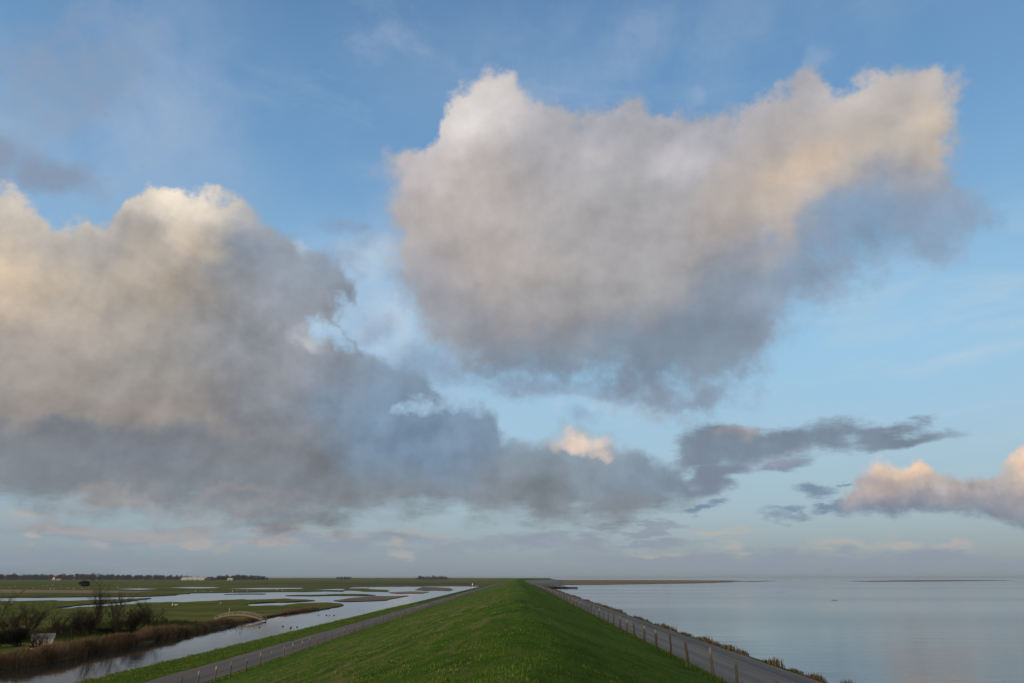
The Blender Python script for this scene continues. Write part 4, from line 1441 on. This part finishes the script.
wood('far_wood', -320, 172, 580.0, 700, 16, 24, 'long low dark wood along the horizon on the left', 51, 300)
wood('far_wood', 207, 258, 580.1, 90, 13, 20, 'short dark wood on the horizon right of the long barn', 52, 150)
wood('far_wood', 334, 350, 579.6, 22, 10, 15, 'small dark clump of trees on the horizon above the tip of the meadow', 53, 60)
wood('far_wood', 415, 448, 579.6, 50, 10, 17, 'small dark clump of trees on the horizon left of the dike', 54, 60)
M_BRICK = plain_mat('brick', (0.11, 0.060, 0.045), (0.08, 0.042, 0.032), 0.8).m
M_WALLW = plain_mat('white_wall', (0.42, 0.41, 0.39), (0.34, 0.33, 0.32), 0.3).m
M_METAL = plain_mat('pale_sheet_roof', (0.50, 0.50, 0.52), (0.42, 0.42, 0.44), 0.2, 0.5).m
M_SLATE = plain_mat('dark_roof', (0.055, 0.06, 0.072), (0.04, 0.044, 0.052), 0.3).m


def building(name, px0, px1, py, depth, h_eave, h_ridge, wall, roof, label, cat, doors=1, windows=0, chimney=False, ridge_x=True):
    a, b = ground_at(px0, py, ZM), ground_at(px1, py, ZM)
    c = (a + b) / 2
    root = empty(name, tuple(c), math.atan2(b.y - a.y, b.x - a.x))
    tag(root, label, cat)
    w, d = (b - a).length / 2, depth / 2
    m_ = MB()
    if ridge_x:
        rA, rB = (-w, 0, h_ridge), (w, 0, h_ridge)
        m_.add([(-w, -d, -.5), (w, -d, -.5), (w, d, -.5), (-w, d, -.5), (-w, -d, h_eave), (w, -d, h_eave), (w, d, h_eave), (-w, d, h_eave), rA, rB],
               [(0, 1, 5, 4), (2, 3, 7, 6), (1, 2, 6, 9, 5), (3, 0, 4, 8, 7)])
    else:
        m_.add([(-w, -d, -.5), (w, -d, -.5), (w, d, -.5), (-w, d, -.5), (-w, -d, h_eave), (w, -d, h_eave), (w, d, h_eave), (-w, d, h_eave), (0, -d, h_ridge), (0, d, h_ridge)],
               [(0, 1, 5, 8, 4), (2, 3, 7, 9, 6), (1, 2, 6, 5), (3, 0, 4, 7)])
    m_.build('wall', wall, root)
    r_ = MB()
    e = 0.5
    for s in (-1, 1):
        if ridge_x:
            q_ = [(-w - e, 0, h_ridge + .05), (w + e, 0, h_ridge + .05), (w + e, s * (d + e), h_eave - .2), (-w - e, s * (d + e), h_eave - .2)]
        else:
            q_ = [(0, -d - e, h_ridge + .05), (0, d + e, h_ridge + .05), (s * (w + e), d + e, h_eave - .2), (s * (w + e), -d - e, h_eave - .2)]
        q2 = [(x, y, z + .25) for x, y, z in q_]
        r_.add(q_ + q2, [(0, 1, 2, 3), (7, 6, 5, 4), (0, 4, 5, 1), (1, 5, 6, 2), (2, 6, 7, 3), (3, 7, 4, 0)])
    ro = r_.build('roof', roof, root)
    if chimney:
        k_ = MB()
        k_.box((w * .6, 0, h_ridge + .6), (.9, .9, 2.0))
        k_.build('chimney', M_BRICK, ro)
    for i in range(doors):
        k_ = MB()
        k_.box(((i + .5) / doors * w * 1.2 - w * .6, -d - .04, h_eave * .36), (min(4.0, w * .3), .10, h_eave * .72))
        k_.build('door', M_SLATE, root)
    for i in range(windows):
        k_ = MB()
        k_.box(((i + .5) / windows * w * 1.7 - w * .85, -d - .05, h_eave * .62), (1.2, .12, 1.4))
        k_.build('window', M_SLATE, root)
    return root


building('long_barn', 182.5, 206, 580.2, 26, 4.2, 9.5, M_WALLW, M_METAL, 'long low barn with a pale roof and white wall on the horizon', 'barn', 3)
building('dark_barn', 206.5, 213.5, 580.2, 40, 5.0, 11.0, M_SLATE, M_SLATE, 'dark gabled barn at the right end of the long pale barn', 'barn', 1, ridge_x=False)
building('white_cottage', 227.8, 232.6, 580.4, 10, 4.4, 7.2, M_WALLW, M_METAL, 'small white building in front of the short wood', 'cottage', 1, 2)
building('farmhouse', 53.2, 56.4, 580.3, 16, 5.0, 13.0, M_WALLW, M_BRICK, 'white gabled farmhouse with a brick red roof at the edge of the long wood', 'farmhouse', 1, 3, True, ridge_x=False)
building('farm_annex', 56.8, 60.4, 580.3, 10, 4.0, 8.0, M_WALLW, M_BRICK, 'low red roofed wing right of the white gabled farmhouse', 'annex', 1, 2)
g = ground_at(180.9, 579.7, ZM)
tw = empty('tower', tuple(g))
tag(tw, 'slender dark tower with a pointed top left of the long barn', 'tower')
m = MB()
m.box((0, 0, 7.5), (3.6, 3.6, 16))
m.build('tower_shaft', M_BRICK, tw)
m = MB()
m.add([(-2.2, -2.2, 15.52), (2.2, -2.2, 15.52), (2.2, 2.2, 15.52), (-2.2, 2.2, 15.52), (0, 0, 23.0)], [(0, 1, 4), (1, 2, 4), (2, 3, 4), (3, 0, 4), (3, 2, 1, 0)])
m.build('spire', M_SLATE, tw)

# ------------------------------------------------------------------ low stone groyne on the seaward shore
M_ROCK = plain_mat('groyne_rock', (0.050, 0.046, 0.040), (0.026, 0.024, 0.021), 0.5, bump=0.1).m
m = MB()
rg = random.Random(4)
for i in range(220):
    t = rg.random()
    c = Vector((path_x(596) + 21.0 + 27 * t, 590 + rg.gauss(0, 9.0) * (1.1 - 0.7 * t), -0.15 + 0.7 * (1 - t)))
    s = rg.uniform(0.5, 1.3)
    ico = [Vector(v) for v in ((0, 0, 1), (.9, 0, .3), (.28, .85, .3), (-.72, .53, .3), (-.72, -.53, .3), (.28, -.85, .3), (0, 0, -.8))]
    ico = [c + v * s * rg.uniform(0.7, 1.15) for v in ico]
    m.add(ico, [(0, 1, 2), (0, 2, 3), (0, 3, 4), (0, 4, 5), (0, 5, 1), (6, 2, 1), (6, 3, 2), (6, 4, 3), (6, 5, 4), (6, 1, 5)])
gr = m.build('groyne', M_ROCK)
tag(gr, 'low dark stone groyne running from the dike into the sea', 'groyne')
